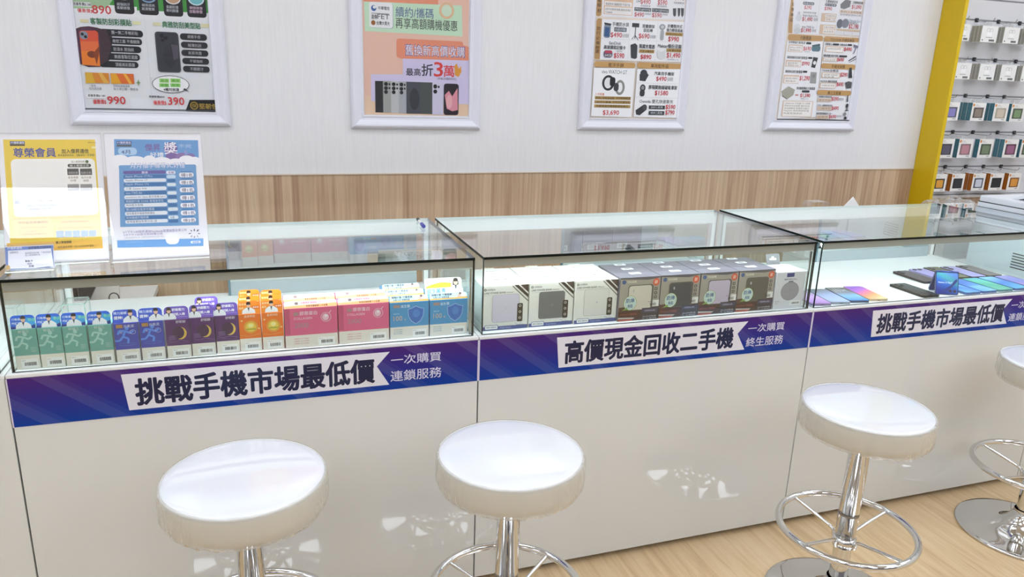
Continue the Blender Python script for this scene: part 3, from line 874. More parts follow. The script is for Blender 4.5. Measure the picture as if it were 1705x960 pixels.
D_S2 = """
g 227 3215 2291 3187 2281 2797 2271 2656 208 2676 6aa2d8
r 285 3087 640 3160 2c3f86
t 301 3092 623 3151 e8ecf8 1 FT傑昇通信
r 280 3014 634 3069 5a5a66
q 302 2787 754 2987 b4d6f2
t 381 2814 591 2923 3e5c94 1 4月
t 958 2892 1329 3086 7a62a8 1 傑昇
e 1419 2797 1755 3131 6a4f9c
t 1428 2806 1747 3131 f6f4fb 1 獎
t 1785 2972 2108 3075 b8cdea 1 不完
t 1068 2726 1399 2855 f2f6fc 1 好禮
e 1446 2648 1782 2843 7c64a8
e 1698 2637 2037 2842 9076b0
e 1917 2776 2002 2916 8f9fd2
e 1952 2653 2191 2822 8a74b4
e 137 2561 538 2797 f6f7fc
e 455 2548 943 2758 f6f7fc
e 903 2562 1191 2773 f6f7fc
e 1107 2540 1564 2725 f6f7fc
e 1521 2536 1858 2685 f6f7fc
e 1776 2542 2159 2766 f6f7fc
e 2029 2531 2308 2727 f6f7fc
r 170 2482 2281 2662 f6f7fc
q 291 2413 2188 2514 6fa5d6
g 299 2471 2191 2493 2151 835 227 866 6fa5d6
t 559 2422 1917 2574 6f86c6 1 月月抽手機等3C好禮
t 567 2427 1909 2569 f8f8fc 0 月月抽手機等3C好禮
q 386 2271 1425 2362 6a60aa
t 831 2280 978 2344 e6e4f4 1 獎項
q 1433 2256 1659 2348 f2f2fa
t 1483 2269 1625 2334 7a72b0 1 名額
q 386 2152 1425 2252 3978b4
t 426 2164 1085 2237 cfe2f4 0 Apple iPhone 17 Pro
q 1433 2140 1659 2232 cfe6f6
q 388 2051 1418 2143 eef5fc
t 427 2065 955 2129 4a5a7c 0 Apple iPhone 17
q 1434 2033 1652 2121 3978b4
q 380 1942 1419 2033 3978b4
t 420 1955 989 2023 cfe2f4 0 Apple iPhone 17e
q 1427 1927 1653 2015 e6f3fa
q 381 1823 1411 1923 eef5fc
t 421 1842 924 1910 4a5a7c 0 三星 Galaxy A36
q 1428 1812 1654 1899 3978b4
q 374 1714 1412 1809 3978b4
t 414 1730 810 1798 cfe2f4 0 vivo TWS Air
q 1420 1696 1654 1788 e6f3fa
q 375 1600 1404 1700 eef5fc
t 407 1613 1371 1686 4a5a7c 0 soundcore Air Open 藍牙耳機 AA11
q 1421 1585 1655 1678 3978b4
q 368 1495 1405 1590 3978b4
t 400 1505 1314 1577 cfe2f4 0 美國旅行者 ZORK 筆電後背包
q 1413 1475 1656 1567 e6f3fa
q 369 1381 1397 1481 eef5fc
t 401 1403 805 1471 4a5a7c 0 時尚藍牙音箱
q 1414 1364 1648 1456 3978b4
q 361 1271 1398 1367 3978b4
t 393 1285 1075 1358 cfe2f4 0 雙USB輸出電源充電器
q 1407 1253 1657 1345 e6f3fa
q 362 1158 1390 1258 eef5fc
t 394 1176 1076 1249 4a5a7c 0 磁吸萬用手機鏡頭保護貼
q 1408 1152 1650 1235 3978b4
q 355 1048 1391 1144 3978b4
t 387 1066 921 1138 cfe2f4 0 時尚編織手機掛繩
q 1400 1032 1650 1124 e6f3fa
t 1466 1042 1550 1111 6a7aa8 1 10
q 356 948 1384 1039 eef5fc
t 388 962 1119 1030 4a5a7c 0 玻璃螢幕貼免費兌換1張
q 1401 931 1643 1014 3978b4
q 1786 2272 2074 2328 4e88c0
q 1747 2161 2112 2291 f2f6fc
t 1797 2170 2077 2272 6a5a80 1 得1名
q 1781 2086 2061 2142 4e88c0
q 1742 1965 2106 2086 f2f6fc
t 1792 1974 2072 2067 6a5a80 1 得1名
q 1767 1882 2056 1937 4e88c0
q 1736 1751 2100 1881 f2f6fc
t 1786 1760 2066 1862 6a5a80 1 得1名
q 1761 1668 2058 1723 4e88c0
q 1729 1537 2102 1667 f2f6fc
t 1780 1546 2068 1648 6a5a80 1 得1名
q 1763 1454 2051 1519 4e88c0
q 1723 1333 2096 1454 f2f6fc
t 1774 1342 2062 1435 6a5a80 1 得1名
q 1758 1250 2045 1305 4e88c0
q 1717 1120 2090 1249 f2f6fc
t 1768 1138 2056 1231 6a5a80 1 得1名
q 1752 1046 2040 1101 4e88c0
q 1712 925 2085 1045 f2f6fc
t 1762 934 2050 1026 6a5a80 1 得2名
t 283 685 1835 758 8f84b4 0 5/7下午1:00傑昇通信Facebook直播抽獎名單公布
t 294 616 1236 680 8f84b4 0 5/8下午1:00官方粉絲團公告
t 297 552 1255 588 a8a4b8 0 *活動詳情請洽門市人員，主辦單位保留解釋修改活動之權利
g 132 511 2237 464 2222 259 128 323 6ba0d8
t 312 428 755 473 93bfe8 0 www.傑昇通信官方網站
q 1295 345 1628 666 f4f4fa
q 1907 343 2162 408 e8eef8
t 1957 348 2127 399 5a86b8 1 傑昇通信
g 2026 752 2039 696 2020 669 2005 698 4a4a6a
g 1939 719 1970 681 1952 663 1929 701 4a4a6a
g 2118 720 2142 701 2096 656 2080 676 4a4a6a
g 1881 620 1932 627 1931 608 1879 601 4a4a6a
g 2111 618 2161 607 2160 588 2109 600 4a4a6a
g 1935 552 1962 570 1942 524 1916 516 4a4a6a
g 2073 564 2105 535 2120 506 2087 527 4a4a6a
g 2011 539 2028 539 2016 483 2000 503 4a4a6a
"""
D_S3 = """
r -13 -33 1025 574 7a92d0
g 60 488 979 494 1020 -9 46 33 eef0fa
r -1 496 1032 574 6f90d4
t 56 518 358 574 e8ecfa 1 FT傑昇通信
t 489 500 988 561 3c4a70 1 傑昇集點兌換商城
t 87 411 273 463 55607e 0 活動辦法
t 417 380 973 423 7a82a0 0 會員集點送好禮　下單享優惠
t 414 326 742 369 7a82a0 0 加入即贈購物金
t 407 175 574 227 4a5070 1 集點卡
t 447 105 548 157 6a7090 0 滿額
t 480 42 589 94 4a5070 1 送50點
g 652 17 911 34 1056 -20 1002 -69 620 -42 6676b8
e -17 -18 90 127 d8b478
"""

# ================================================================ camera
cam = bpy.data.cameras.new('camera'); cam.sensor_width = 36; cam.lens = 1248.72/1705*36; cam.clip_start = .02
co = bpy.data.objects.new('camera', cam); COL.objects.link(co); SC.camera = co
co.matrix_world = Matrix.Translation((.60105, -1.99262, 1.58663)) @ (Matrix.Rotation(-.336205, 4, 'Z') @ Matrix.Rotation(1.293917, 4, 'X') @ Matrix.Rotation(.034021, 4, 'Z'))

# ================================================================ room shell
XL, XR, YF, YB, ZC = -2.6, 5.7, -5.2, 1.48, 2.95
WP = mat_wallpaper(); WD = mat_woodpanel()
b = MB().box(XL-.1, YF-.1, -.06, XR+.1, YB+.16, 0, mat_floor()); struct(b.build('floor'))
b = MB().box(XL-.1, YF-.1, ZC, XR+.1, YB+.16, ZC+.06, paint('efefee', .7)); struct(b.build('ceiling'))
b = MB().box(XL-.1, YB+.012, 0, XR+.1, YB+.14, ZC, WP)
b.box(XL, YB, 1.133, 4.315, YB+.012, ZC, WP); struct(b.build('wall_back'))
b = MB().box(XL, YB-.002, 0, 4.315, YB+.012, 1.128, WD); b.box(XL, YB-.006, 1.128, 4.315, YB+.012, 1.133, paint('d8c7b2', .5))
b.box(4.34, YB-.002, 0, XR, YB+.012, .97, WD); struct(b.build('trim_1'))
b = MB().box(XL-.1, YF, 0, XL, YB, ZC, paint('dddcda', .6)); struct(b.build('wall_left'))
b = MB().box(XR, YF, 0, XR+.1, YB, ZC, paint('dddcda', .6)); struct(b.build('wall_right'))
b = MB().box(XL-.1, YF-.1, 0, XR+.1, YF, ZC, paint('77757a', .5)); struct(b.build('wall_front'))
# yellow end fin beside the slatted wall
b = MB().box(4.315, 1.332, 0, 4.339, YB, ZC, paint('e0bd00', .38), bev=.002); struct(b.build('trim_2'))

# ceiling lamps
k = 0
for i, x in enumerate((-1.835, -.335, 1.165, 2.665, 4.165, 5.2)):
    for j, y in enumerate((-4.67, -3.07, -1.47, .13)):
        k += 1
        lp = thing('ceiling_light', 'square white lit ceiling panel, row %d from the wall, panel %d from the left end' % (4-j, i+1), 'lamp', (x, y, ZC-.012), group='ceiling light panels')
        f = MB()
        for a in ((-.34, -.38, .34, -.36), (-.34, .36, .34, .38), (-.34, -.36, -.32, .36), (.32, -.36, .34, .36)): f.box(a[0], a[1], 0, a[2], a[3], .012, WHITEM)
        f.build('frame', lp)
        MB().box(-.32, -.36, .004, .32, .36, .010, emit('eef5ff', LAMP)).build('diffuser', lp)

# ================================================================ display counters
BANNER = mat_banner()
ZG = 1.0815
def counter(x, label, strip=True, door=True):
    t = thing('display_counter', label, 'counter', (x, 0, 0), group='glass topped display counters')
    MB().box(.003, .0185, .06, 1.197, .63, .8355, WHITEG).build('cabinet_body', t)
    MB().box(.002, 0, .021, 1.198, .018, .8355, paint('e3e5e3', .03, 0, 0, .6), bev=.0012).build('front_panel', t)
    MB().box(.01, .03, 0, 1.19, .6, .06, BLACK).build('kick_plate', t)
    MB().box(.001, 0, .836, 1.199, .63, .8445, paint('f0f1f1', .3), bev=.0008).build('deck', t)
    MB().pane(.013, .0135, .845, 1.187, .0205, 1.0735, GLASS, EDGE).build('front_glass', t)
    MB().pane(.013, .012, 1.0738, 1.187, .63, ZG, GLASS, EDGE, paint('cfe0dc', .3)).build('top_glass', t)
    for a in (.013, 1.1825): MB().pane(a, .0208, .845, a+.0045, .60, 1.0735, GLASS, EDGE).build('side_glass', t)
    MB().box(.0135, .602, 1.032, 1.1865, .629, 1.0735, paint('f9fbfa', .25), bev=.001).build('rear_rail', t)
    for a in (.0135, 1.1665): MB().box(a, .602, .845, a+.02, .629, 1.0318, paint('eef0ee', .25), bev=.001).build('rear_post', t)
    # lit aluminium profile under the front edge of the top pane
    lp = MB().box(.0185, .0215, 1.050, 1.1815, .026, 1.0732, ALU); lp.box(.0185, .026, 1.0695, 1.1815, .046, 1.0732, ALU)
    h = lp.build('light_profile', t)
    MB().prism([(.0262, 1.0535), (.0285, 1.0525), (.0388, 1.0672), (.0388, 1.0693), (.0262, 1.0693)], 1.155, emit('f4fbff', STRIP), O=(.0225, 0, 0), U=(0, 1, 0), W=(0, 0, 1)).build('light_diffuser', h)
    if strip:
        MB().box(1.1765, .026, .845, 1.1815, .031, 1.045, STEEL).build('bracket_strut', t)
    if door:
        d = MB().box(.507, .590, .8915, 1.137, .596, 1.0315, MIRROR).build('mirror_door', t)
        MB().box(.507, .589, .8452, 1.137, .597, .891, paint('a6b1b5', .4)).build('door_rail', d)
        MB().box(.499, .588, .8452, .5065, .598, 1.0315, paint('5f7f8c', .25, .6)).build('door_edge', d)
    return t
CA = counter(0, 'leftmost white display counter, holding the coloured medicine cartons under glass')
CB = counter(1.2, 'middle white display counter, holding power bank boxes under glass')
CC = counter(2.4, 'right white display counter, holding loose smartphones under glass')
counter(-1.2, 'white counter at the far left edge, mostly out of the picture', strip=False, door=False)

def banner(t, main, r1, r2, label, tx0, tx1):
    mb = MB(); mb.box(.003, 0, 0, 1.197, .0006, .1295, BANNER)
    p = Print(mb, (0, 0, 0))
    p.poly([(tx0-.02, .0165), (.9345, .0165), (.9, .0755), (.937, .1165), (tx0-.03, .1165)], 'eae8f2')
    p.text(main, tx0, .0285, tx1, .1005, '131a44', 1.7)
    p.text(r1, .94, .0755, 1.087, .1045, 'dfdcf2', .6)
    p.text(r2, .938, .0245, 1.088, .0575, 'dfdcf2', .6)
    p.rect(.0, .0, .0035, .1295, 'd8d2e6'); p.rect(1.1965, 0, 1.2, .1295, 'd8d2e6'); p.rect(0, 0, 1.2, .0009, 'cdd4ec')
    o = mb.build('banner_strip', t, (0, -.0008, .706)); o['label'] = label
banner(CA, '挑戰手機市場最低價', '一次購買', '連鎖服務', 'purple blue slogan strip on the leftmost counter, under the medicine cartons', .282, .892)
banner(CB, '高價現金回收二手機', '一次購買', '終生服務', 'purple blue slogan strip on the middle counter, under the power bank boxes', .278, .884)
banner(CC, '挑戰手機市場最低價', '一次購買', '連鎖服務', 'purple blue slogan strip on the right counter, under the loose smartphones', .292, .905)

# white counter closing the staff side at the right end
t = thing('side_cabinet', 'plain white cabinet under the copier at the right end', 'cabinet', (3.603, 0, 0))
MB().box(0, .0185, .03, 1.3, .60, .80, WHITEG).build('body', t)
MB().box(.0, 0, .021, 1.3, .018, .8, paint('e3e5e3', .03, 0, 0, .6), bev=.0012).build('front_panel', t)
MB().box(.01, .03, 0, 1.29, .6, .03, BLACK).build('kick_plate', t)
MB().box(0, 0, .8005, 1.3, .605, .815, WHITEM, bev=.001).build('worktop', t)

# ================================================================ bar stools
def stool():
    t = thing('bar_stool', '', 'stool', (0, 0, 0), group='white bar stools along the counter')
    base = [(0, 0), (.213, 0), (.2155, .003), (.2155, .007), (.212, .010)]
    for i in range(1, 15):
        s = i/14; r = .212+(.036-.212)*s; base.append((r, .010+.012*s+.045*s**5+.012*s**12))
    base += [(.033, .088), (.033, .094)]
    MB().lathe(base, CHROME, 72).build('base', t)
    MB().lathe([(.0275, .086), (.0275, .232)], CHROME, 40).build('lower_column', t)
    col = MB().lathe([(.0275, .240), (.0305, .242), (.0305, .585), (.034, .588), (.034, .600)], CHROME, 40)
    col.lathe([(.0309, .318), (.0309, .3245)], paint('8f9090', .3, 1.), 40).build('upper_column', t)
    f = MB(); f.tube([(.2005*math.cos(2*PI*i/64), .2005*math.sin(2*PI*i/64), .269) for i in range(64)], .0105, CHROME, 14, True)
    fr = f.build('foot_ring', t)
    for k in range(4):
        a = rad(11+90*k); c, s = math.cos(a), math.sin(a)
        P = [(.193*c, .193*s, .267), (.12*c, .12*s, .255), (.06*c, .06*s, .2445), (.048*c, .048*s, .241), (.041*c, .041*s, .234), (.039*c, .039*s, .222), (.036*c, .036*s, .214)]
        MB().tube(P, .0055, CHROME, 8).build('spoke', fr)
    MB().lathe([(.0275, .208), (.0345, .210), (.0345, .238), (.0275, .240)], CHROME, 40).build('ring_collar', t)
    WHS = paint('e2ded4', .3)
    cu = [(0, .601), (.165, .601), (.178, .606), (.1835, .614), (.1845, .63), (.1845, .662), (.1835, .670), (.1805, .6745)]
    MB().lathe(cu, WHS, 96).build('seat_cushion', t)
    top = [(.1815, .672), (.180, .6765), (.176, .6785), (.16, .6798), (.10, .6812), (.04, .6816), (0.0005, .6817)]
    MB().lathe(top, paint('eff1f6', .06, 0, 1.), 96).build('seat_top', t)
    MB().tube([(.1820*math.cos(2*PI*i/96), .1820*math.sin(2*PI*i/96), .6742) for i in range(96)], .0026, paint('dcdcd8', .25), 8, True).build('piping', t)
    # wrinkled wrapping film around the side
    V = []; F = []; n = 180
    rows = [(.1800, .6800), (.1850, .6765), (.1872, .668), (.1882, .65), (.1885, .63), (.1875, .612), (.182, .600), (.172, .5965)]
    for k, (r, z) in enumerate(rows):
        for i in range(n):
            a = 2*PI*i/n; w = noise.noise((9*math.cos(a), 9*math.sin(a), z*3))*.0018+noise.noise((26*math.cos(a), 26*math.sin(a), z*9))*.0011
            q = min(k, 2)/2; V.append(((r+max(w, -.001)*q)*math.cos(a), (r+max(w, -.001)*q)*math.sin(a), z+.002*noise.noise((14*math.cos(a), 14*math.sin(a), 5))*(k > 5)))
    for k in range(len(rows)-1):
        for i in range(n): F.append((k*n+i, (k+1)*n+i, (k+1)*n+(i+1) % n, k*n+(i+1) % n))
    MB().add(V, F, FILM, True).build('plastic_wrap', t)
    return t
s0 = stool(); s0.location = (.541, -.335, 0)
s0['label'] = 'bar stool on the left with round white seat, in front of the medicine carton counter'
for x, y, rz, lb in ((1.172, -.393, 24, 'second bar stool from the left, in front of the joint between two counters'),
                     (2.282, -.408, 0, 'bar stool with foot ring and floor base in view, before the middle counter end'),
                     (3.252, -.287, -3, 'bar stool cut by the right picture edge, with broad chrome base showing')):
    dup(s0, (x, y, 0), lb, rad(rz))

# ================================================================ framed posters
def framed(x, z, design, bg, label, pw, ox, zin):
    """white moulded frame .60 wide with the printed sheet inside; x, z = lower left outer corner"""
    W, H, D = .599, .86, .028
    t = thing('framed_poster', label, 'poster', (x, YB, z), group='framed posters on the wall')
    prof = [(0, 0), (0, .012), (.004, .020), (.012, .0265), (.018, .027), (.030, .022), (.040, .017), (.0485, .016), (.0525, .0185), (.0565, .0185), (.0575, .012), (.0575, 0)]
    V = []; n = len(prof)
    for sx, sz in ((0, 0), (1, 0), (1, 1), (0, 1)):
        for a, d in prof: V.append((a if sx == 0 else W-a, -d, a if sz == 0 else H-a))
    F = []
    for k in range(4):
        for i in range(n-1): F.append((k*n+i, ((k+1) % 4)*n+i, ((k+1) % 4)*n+i+1, k*n+i+1))
    MB().add(V, F, PLASTW).build('frame', t)
    mb = MB().box(.05, -.010, .05, W-.05, -.004, H-.05, paint('efeef0', .5))
    ph = H-.05-zin
    p = Print(mb, (ox, -.0101, zin), clip=(0, 0, pw, ph))
    p.rect(0, 0, pw, ph, bg)
    p.design(design)
    mb.build('printed_sheet', t)
    MB().pane(.05, -.0145, .05, W-.05, -.0125, H-.05, ACRYL, ACRYL).build('cover_sheet', t)
    return t
framed(-.0766, 1.3385, D_P1, 'eeeff2', 'leftmost framed poster, green topped, showing an orange and a black phone', .507, .0481, .0575)
framed(1.0248, 1.3345, D_P2, 'efeaf0', 'framed poster of green, salmon and lilac blocks with a row of phones', .487, .0607, .0615)
framed(2.1251, 1.3385, D_P3, 'f1e4d6', 'framed price list with the two smart bands at lower left', .501, .0619, .0565)
framed(3.2144, 1.3450, D_P4, 'f1e4d6', 'rightmost framed price list, with a grey power station at lower left', .488, .0718, .057)

# ================================================================ acrylic sign stands
def sign(O, ang, lean, w, h, design, name, label, grp, margin_bg='f4f4f9'):
    t = thing(name, label, 'sign', O, ang, grp)
    s, c = math.sin(lean), math.cos(lean)
    Wv = Vector((0, s, c)); Nv = Vector((0, -c, s))
    mb = MB(); mb.prism([(0, .0), (w, 0), (w, h), (0, h)], .0004, paint(margin_bg, .5), O=Vector((0, 0, .003))-Nv*.0004, U=(1, 0, 0), W=Wv)
    p = Print(mb, (0, 0, .003), W=Wv, clip=(0, 0, w, h), step=.00001, base=.0001); p.design(design)
    mb.build('paper_sheet', t)
    a = MB(); a.prism([(-.001, 0), (w+.001, 0), (w+.001, h+.003), (-.001, h+.003)], .0018, ACRYL, O=Vector((0, 0, .003))+Nv*.0012, U=(1, 0, 0), W=Wv, m2=paint('e8ecef', .2))
    a.build('front_cover', t)
    a = MB(); a.prism([(-.001, 0), (w+.001, 0), (w+.001, h+.003), (-.001, h+.003)], .0018, ACRYL, O=Vector((0, 0, .003))-Nv*.0032, U=(1, 0, 0), W=Wv, m2=paint('e8ecef', .2))
    a.build('back_cover', t)
    d = .10 if h > .1 else .035
    MB().pane(0, -.018, .0, w, d, .0025, ACRYL, paint('dfe9e8', .2)).build('foot', t)
    return t
sign((-.004, .157, ZG), math.atan2(.012, .2265), rad(19), .232, .333, D_S1, 'sign_stand', 'yellow member sign in a clear stand on the counter top', 'sign stands on the counter')
sign((.238, .157, ZG), math.atan2(.012, .2355), rad(19), .236, .335, D_S2, 'sign_stand', 'light blue prize list sign in a clear stand on the counter top', 'sign stands on the counter')
sign((.011, .095, ZG), math.atan2(.008, .1027), rad(25), .1035, .059, D_S3, 'card_holder', 'small lilac card in a clear holder before the yellow sign', None)

# pen lying on the rear edge of the top glass
t = thing('pen', 'short pen with a purple end lying on the counter glass', 'pen', (1.1362, .520, ZG+.0068), rad(-93))
MB().lathe([(.0005, -.06), (.006, -.057), (.006, -.025)], BLACK, 16).build('cap', t, rot=(0, rad(90), 0))
MB().lathe([(.0055, -.025), (.0055, .03)], WHITEM, 16).build('barrel', t, rot=(0, rad(90), 0))
MB().lathe([(.0065, .03), (.0065, .072), (.004, .078), (.0005, .078)], paint('4c4aa0', .35), 16).build('end_grip', t, rot=(0, rad(90), 0))

# ================================================================ medicine cartons
DK = .8447
def header(t, w, h, z, bg, fn, lean=6, y=.0012, arc=False):
    s, c = math.sin(rad(lean)), math.cos(rad(lean)); Wv = Vector((0, s, c))
    mb = MB()
    P = [(.0, 0), (w, 0)] + [(x, y_) for x, y_ in rrect(0, h*.3, w, h, min(.010, h*.45)) if y_ > h*.5]
    mb.prism(P, -.0006, paint(bg, .3), O=(0, y, z), U=(1, 0, 0), W=Wv)
    p = Print(mb, (0, y, z), W=Wv, step=.00001, base=.00008); fn(p)
    return mb.build('header_card', t)
def person(p, x, y, s, coat='e6e9ee', hair='1c1a1e', arms=True, longhair=False):
    """printed bust in a white coat: crossed or spread arms"""
    if longhair: p.ell(x-.0052*s, y+.006*s, x+.0052*s, y+.0245*s, hair)
    p.poly([(x-.013*s, y), (x+.013*s, y), (x+.012*s, y+.007*s), (x+.005*s, y+.0125*s), (x-.005*s, y+.0125*s), (x-.012*s, y+.007*s)], coat)
    p.poly([(x-.002*s, y+.0125*s), (x+.002*s, y+.0125*s), (x, y+.004*s)], '39404e')
    p.ell(x-.0038*s, y+.0125*s, x+.0038*s, y+.0225*s, 'e3b89c')
    p.poly([(x-.0042*s, y+.0185*s), (x+.0042*s, y+.0185*s), (x+.0036*s, y+.0235*s), (x, y+.0248*s), (x-.0036*s, y+.0235*s)], hair)
def carton(name, w, h, d, body, fn, cream_h, label, seed, sticker=(.22, .92), back=True, group='medicine cartons'):
    t = thing(name, label, 'carton', (0, 0, 0), 0, group)
    mb = MB(); mb.box(0, 0, 0, w, d, h, paint(body, .32), bev=.0006, seg=1)
    p = Print(mb, (0, 0, 0)); p.rect(.0005, .0005, w-.0005, cream_h, 'efe9dd'); fn(p)
    if back:
        q = Print(mb, (w, d, 0), U=(-1, 0, 0)); q.rect(.0005, .0005, w-.0005, cream_h, 'efe9dd'); fn(q)
    for sx, U in ((0, (0, -1, 0)), (w, (0, 1, 0))):
        q = Print(mb, (sx, d if sx == 0 else 0, 0), U=U); q.rect(.0005, .0005, d-.0005, cream_h, 'efe9dd')
    mb.build('carton_body', t)
    if sticker:
        st = MB(); a, b_ = sticker; st.box(w*a, -.0004, .0035, w*b_, -.00012, cream_h*.72, paint('fbfaf8', .5))
        q = Print(st, (0, -.0004, 0)); q.texth('售價 '+str(900+seed*37), w*a+.002, cream_h*.63, .0022, '333333')
        q.barcode(w*(a+.18*(b_-a)), cream_h*.25, w*(b_-.12*(b_-a)), cream_h*.50, seed=seed); st.build('price_sticker', t)
    return t
def runner(p, x, y, s, c):
    L = lambda P: p.line([(x+a*s, y+b_*s) for a, b_ in P], .0048*s, c)
    p.ell(x-.001*s, y+.030*s, x+.008*s, y+.040*s, c)
    L([(0, .029), (-.006, .014)]); L([(0, .028), (.010, .022), (.018, .028)]); L([(-.001, .028), (-.013, .030), (-.017, .020)])
    L([(-.006, .014), (.006, .008), (.003, -.004)]); L([(-.006, .014), (-.014, .004), (-.024, .004)])
def f_green(p):
    runner(p, .024, .056, 1.0, 'a9d8d0'); p.texth('好益三', .0255, .0985, .0075, 'd4e4df', .6, 'c')
    for k in range(3): p.texth('保健配方', .036, .046+k*.0045, .003, 'b9d6cf')
def h_green(p):
    p.poly([(.030, .004), (.052, .008), (.052, .024), (.034, .028)], '2f9fe0'); p.poly([(0, .0), (.05, 0), (.0525, .004), (.0525, .010), (.036, .004), (0, .006)], '0d2f86')
    p.texth('行動靈活', .003, .024, .0062, 'd3e6fa', .8); p.texth('關鍵保養', .003, .014, .0062, 'd3e6fa', .8); p.texth('新品', .038, .022, .008, '8fe0a0', .8)
    person(p, .0275, .0005, 1.3)
def f_navy(p):
    runner(p, .026, .054, 1.05, '5c94f0'); p.ring(.008, .044, .048, .052, .0008, '4f86dd'); p.ring(.036, .074, .050, .086, .0008, 'd0d8f0')
    p.rect(.006, .092, .021, .101, 'b98a50'); p.texth('元氣定', .023, .0965, .008, 'd9dcf2', .6); p.texth('特', .013, .080, .006, 'c0c8ee', .5)
def h_navy(p):
    p.texth('精力滋補', .003, .0255, .0070, 'e4ecff', 1); p.texth('提神!', .003, .0135, .0085, 'ffffff', 1.4); person(p, .041, .0005, 1.35)
def f_purple(p):
    p.ell(.020, .050, .050, .084, 'e6c15a'); p.ell(.0155, .052, .0445, .086, '3c1c4c'); p.texth('舒眠靜', .026, .0985, .0075, 'd9cfe4', .6)
    p.line([(.004, .048), (.018, .044), (.034, .047), (.054, .043)], .001, '8d6aa8'); p.line([(.004, .043), (.02, .0405), (.054, .0395)], .0008, '7a5694')
    for k in range(3): p.texth('夜間舒壓配方', .006, .052+k*.0042, .0028, '9a82b4')
def h_purple(p):
    p.texth('舒緩壓力', .019, .0255, .0072, 'ffffff', 1); p.texth('好眠入睡', .019, .0135, .0072, 'ffffff', 1); p.line([(.018, .006), (.055, .006)], .0014, 'b69ad6'); person(p, .0115, .0005, 1.3, longhair=True)
def f_orange(p):
    p.ell(.012, .050, .048, .086, 'e6a43c'); p.ell(.017, .055, .043, .081, 'f0cf4e'); p.ell(.023, .066, .037, .078, 'f8ee9c'); p.rect(.018, .060, .042, .0635, 'a8b03a')
    p.ell(.005, .084, .010, .089, 'f3cf86'); p.ell(.048, .060, .053, .065, 'f3cf86'); p.texth('晶亮明目', .028, .0985, .0068, 'fbe6c8', .6, 'c')
    p.line([(.004, .046), (.020, .042), (.052, .047)], .0008, 'f2c27a')
def h_orange(p):
    p.texth('看得清', .003, .026, .0058, 'fbe3b4', .8); p.texth('晶亮', .003, .016, .0058, 'fbe3b4', .8); p.rect(.036, .013, .054, .021, 'd95a1c'); p.texth('葉黃素', .0375, .017, .005, 'fff0d8', .5); person(p, .027, .0005, 1.3)
def f_pink(p):
    p.rect(.0, .040, .014, .1125, 'c9527a'); p.texth('膠原蛋白', .040, .098, .0115, 'f3dbe4', .6); p.rect(.024, .0925, .037, .102, 'b0908e')
    p.texth('COLLAGEN', .024, .084, .0068, 'f3cfdc', .5); p.texth('2000', .025, .064, .0135, 'b08f98', 1)
    p.ring(.096, .070, .124, .098, .0016, 'ecc4d4'); p.ell(.100, .074, .118, .094, 'eec6d6'); p.ell(.106, .084, .114, .091, 'fbeef3'); p.line([(.118, .094), (.124, .102)], .002, 'ecc4d4')
    for k in range(3): p.texth('水解膠原 小分子好吸收', .022, .026-k*.007, .0036, 'd2728c')
def f_pink2(p):
    f_pink(p)
def h_pink(p):
    p.poly([(0, 0), (.141, 0), (.141, .010), (.05, .008), (0, .006)], 'efab72'); p.texth('青春美麗關鍵 3 大保養', .058, .0045, .0054, '4a1e10', 1.2); p.ell(.012, .008, .034, .020, 'f3d6de'); p.ell(.028, .009, .038, .017, '70605e')
    p.texth('水嫩透亮 彈潤每一天', .044, .0138, .0056, 'd0587e', 1)
def f_blue(p):
    sh = lambda s, dx=0: [(.075+dx+a*s, .071+b_*s) for a, b_ in ((-.024, .017), (-.012, .020), (0, .026), (.012, .020), (.024, .017), (.022, -.006), (.014, -.020), (0, -.030), (-.014, -.020), (-.022, -.006))]
    p.poly(sh(1.0), '9fc2ea'); p.poly(sh(.93), '2f6fc4'); p.ell(.066, .062, .086, .086, '4585d2')
    p.rect(.010, .0935, .029, .102, 'a98f86'); p.texth('益生菌', .031, .0975, .0085, 'dcebf6', .6); p.texth('100', .010, .062, .014, 'c4b8a6', 1); p.texth('億', .040, .058, .006, 'c4b8a6', .6)
    p.texth('機能好菌', .010, .076, .004, 'b9d8ec')
    for k in range(3): p.texth('維持消化道機能', .010, .028-k*.006, .0034, '6f9fb8')
def h_blue(p):
    p.poly([(0, 0), (.1125, 0), (.1125, .006), (.05, .004), (0, .004)], 'd9a548'); p.texth('順暢好菌 守護健康!', .006, .0145, .0068, '141e2c', 1.4); p.texth('全家人的 保健首選', .010, .0070, .0054, '1e2a38', 1.2)
    p.ell(.082, .004, .100, .014, 'c9a9a0'); p.ell(.092, .006, .108, .018, 'e8eef4'); p.ell(.088, .012, .096, .019, '5a4540')
def h_lady(p):
    p.poly([(0, 0), (.1125, 0), (.1125, .018), (0, .018)], 'e8f2fa'); p.poly([(.002, .017)]+[(.002+.078*i/10, .021+.012*math.sin(PI*i/10*.75)) for i in range(11)]+[(.080, .017)], 'f4d23c')
    p.texth('益生菌', .006, .0085, .0130, '2a86c4', 1.3); p.texth('青', .050, .0085, .0130, '2a86c4', 1.3)
    p.texth('順暢每一天 每日一包', .018, .0215, .0045, 'b08a20', .6); person(p, .094, .001, 1.75, 'f2f4f8', longhair=True)
B_Y = .034
c = carton('medicine_carton', .0525, .105, .045, '6db0a6', f_green, .036, '', 1); header(c, .0525, .034, .1052, '1762d6', h_green)
c.location = (.0185, B_Y, DK); c['label'] = 'green carton with runner, first in the row at the far left glass'
for x, y, lb in ((.0735, .033, 'green carton with runner, second from the left glass'), (.1285, .030, 'green carton with runner, third from the left glass'), (.1855, .029, 'green carton with runner, standing next to the navy cartons')): dup(c, (x, y, DK), lb)
c = carton('medicine_carton', .0555, .105, .045, '3a49b2', f_navy, .034, '', 4); header(c, .0555, .034, .1052, '2f58d0', h_navy)
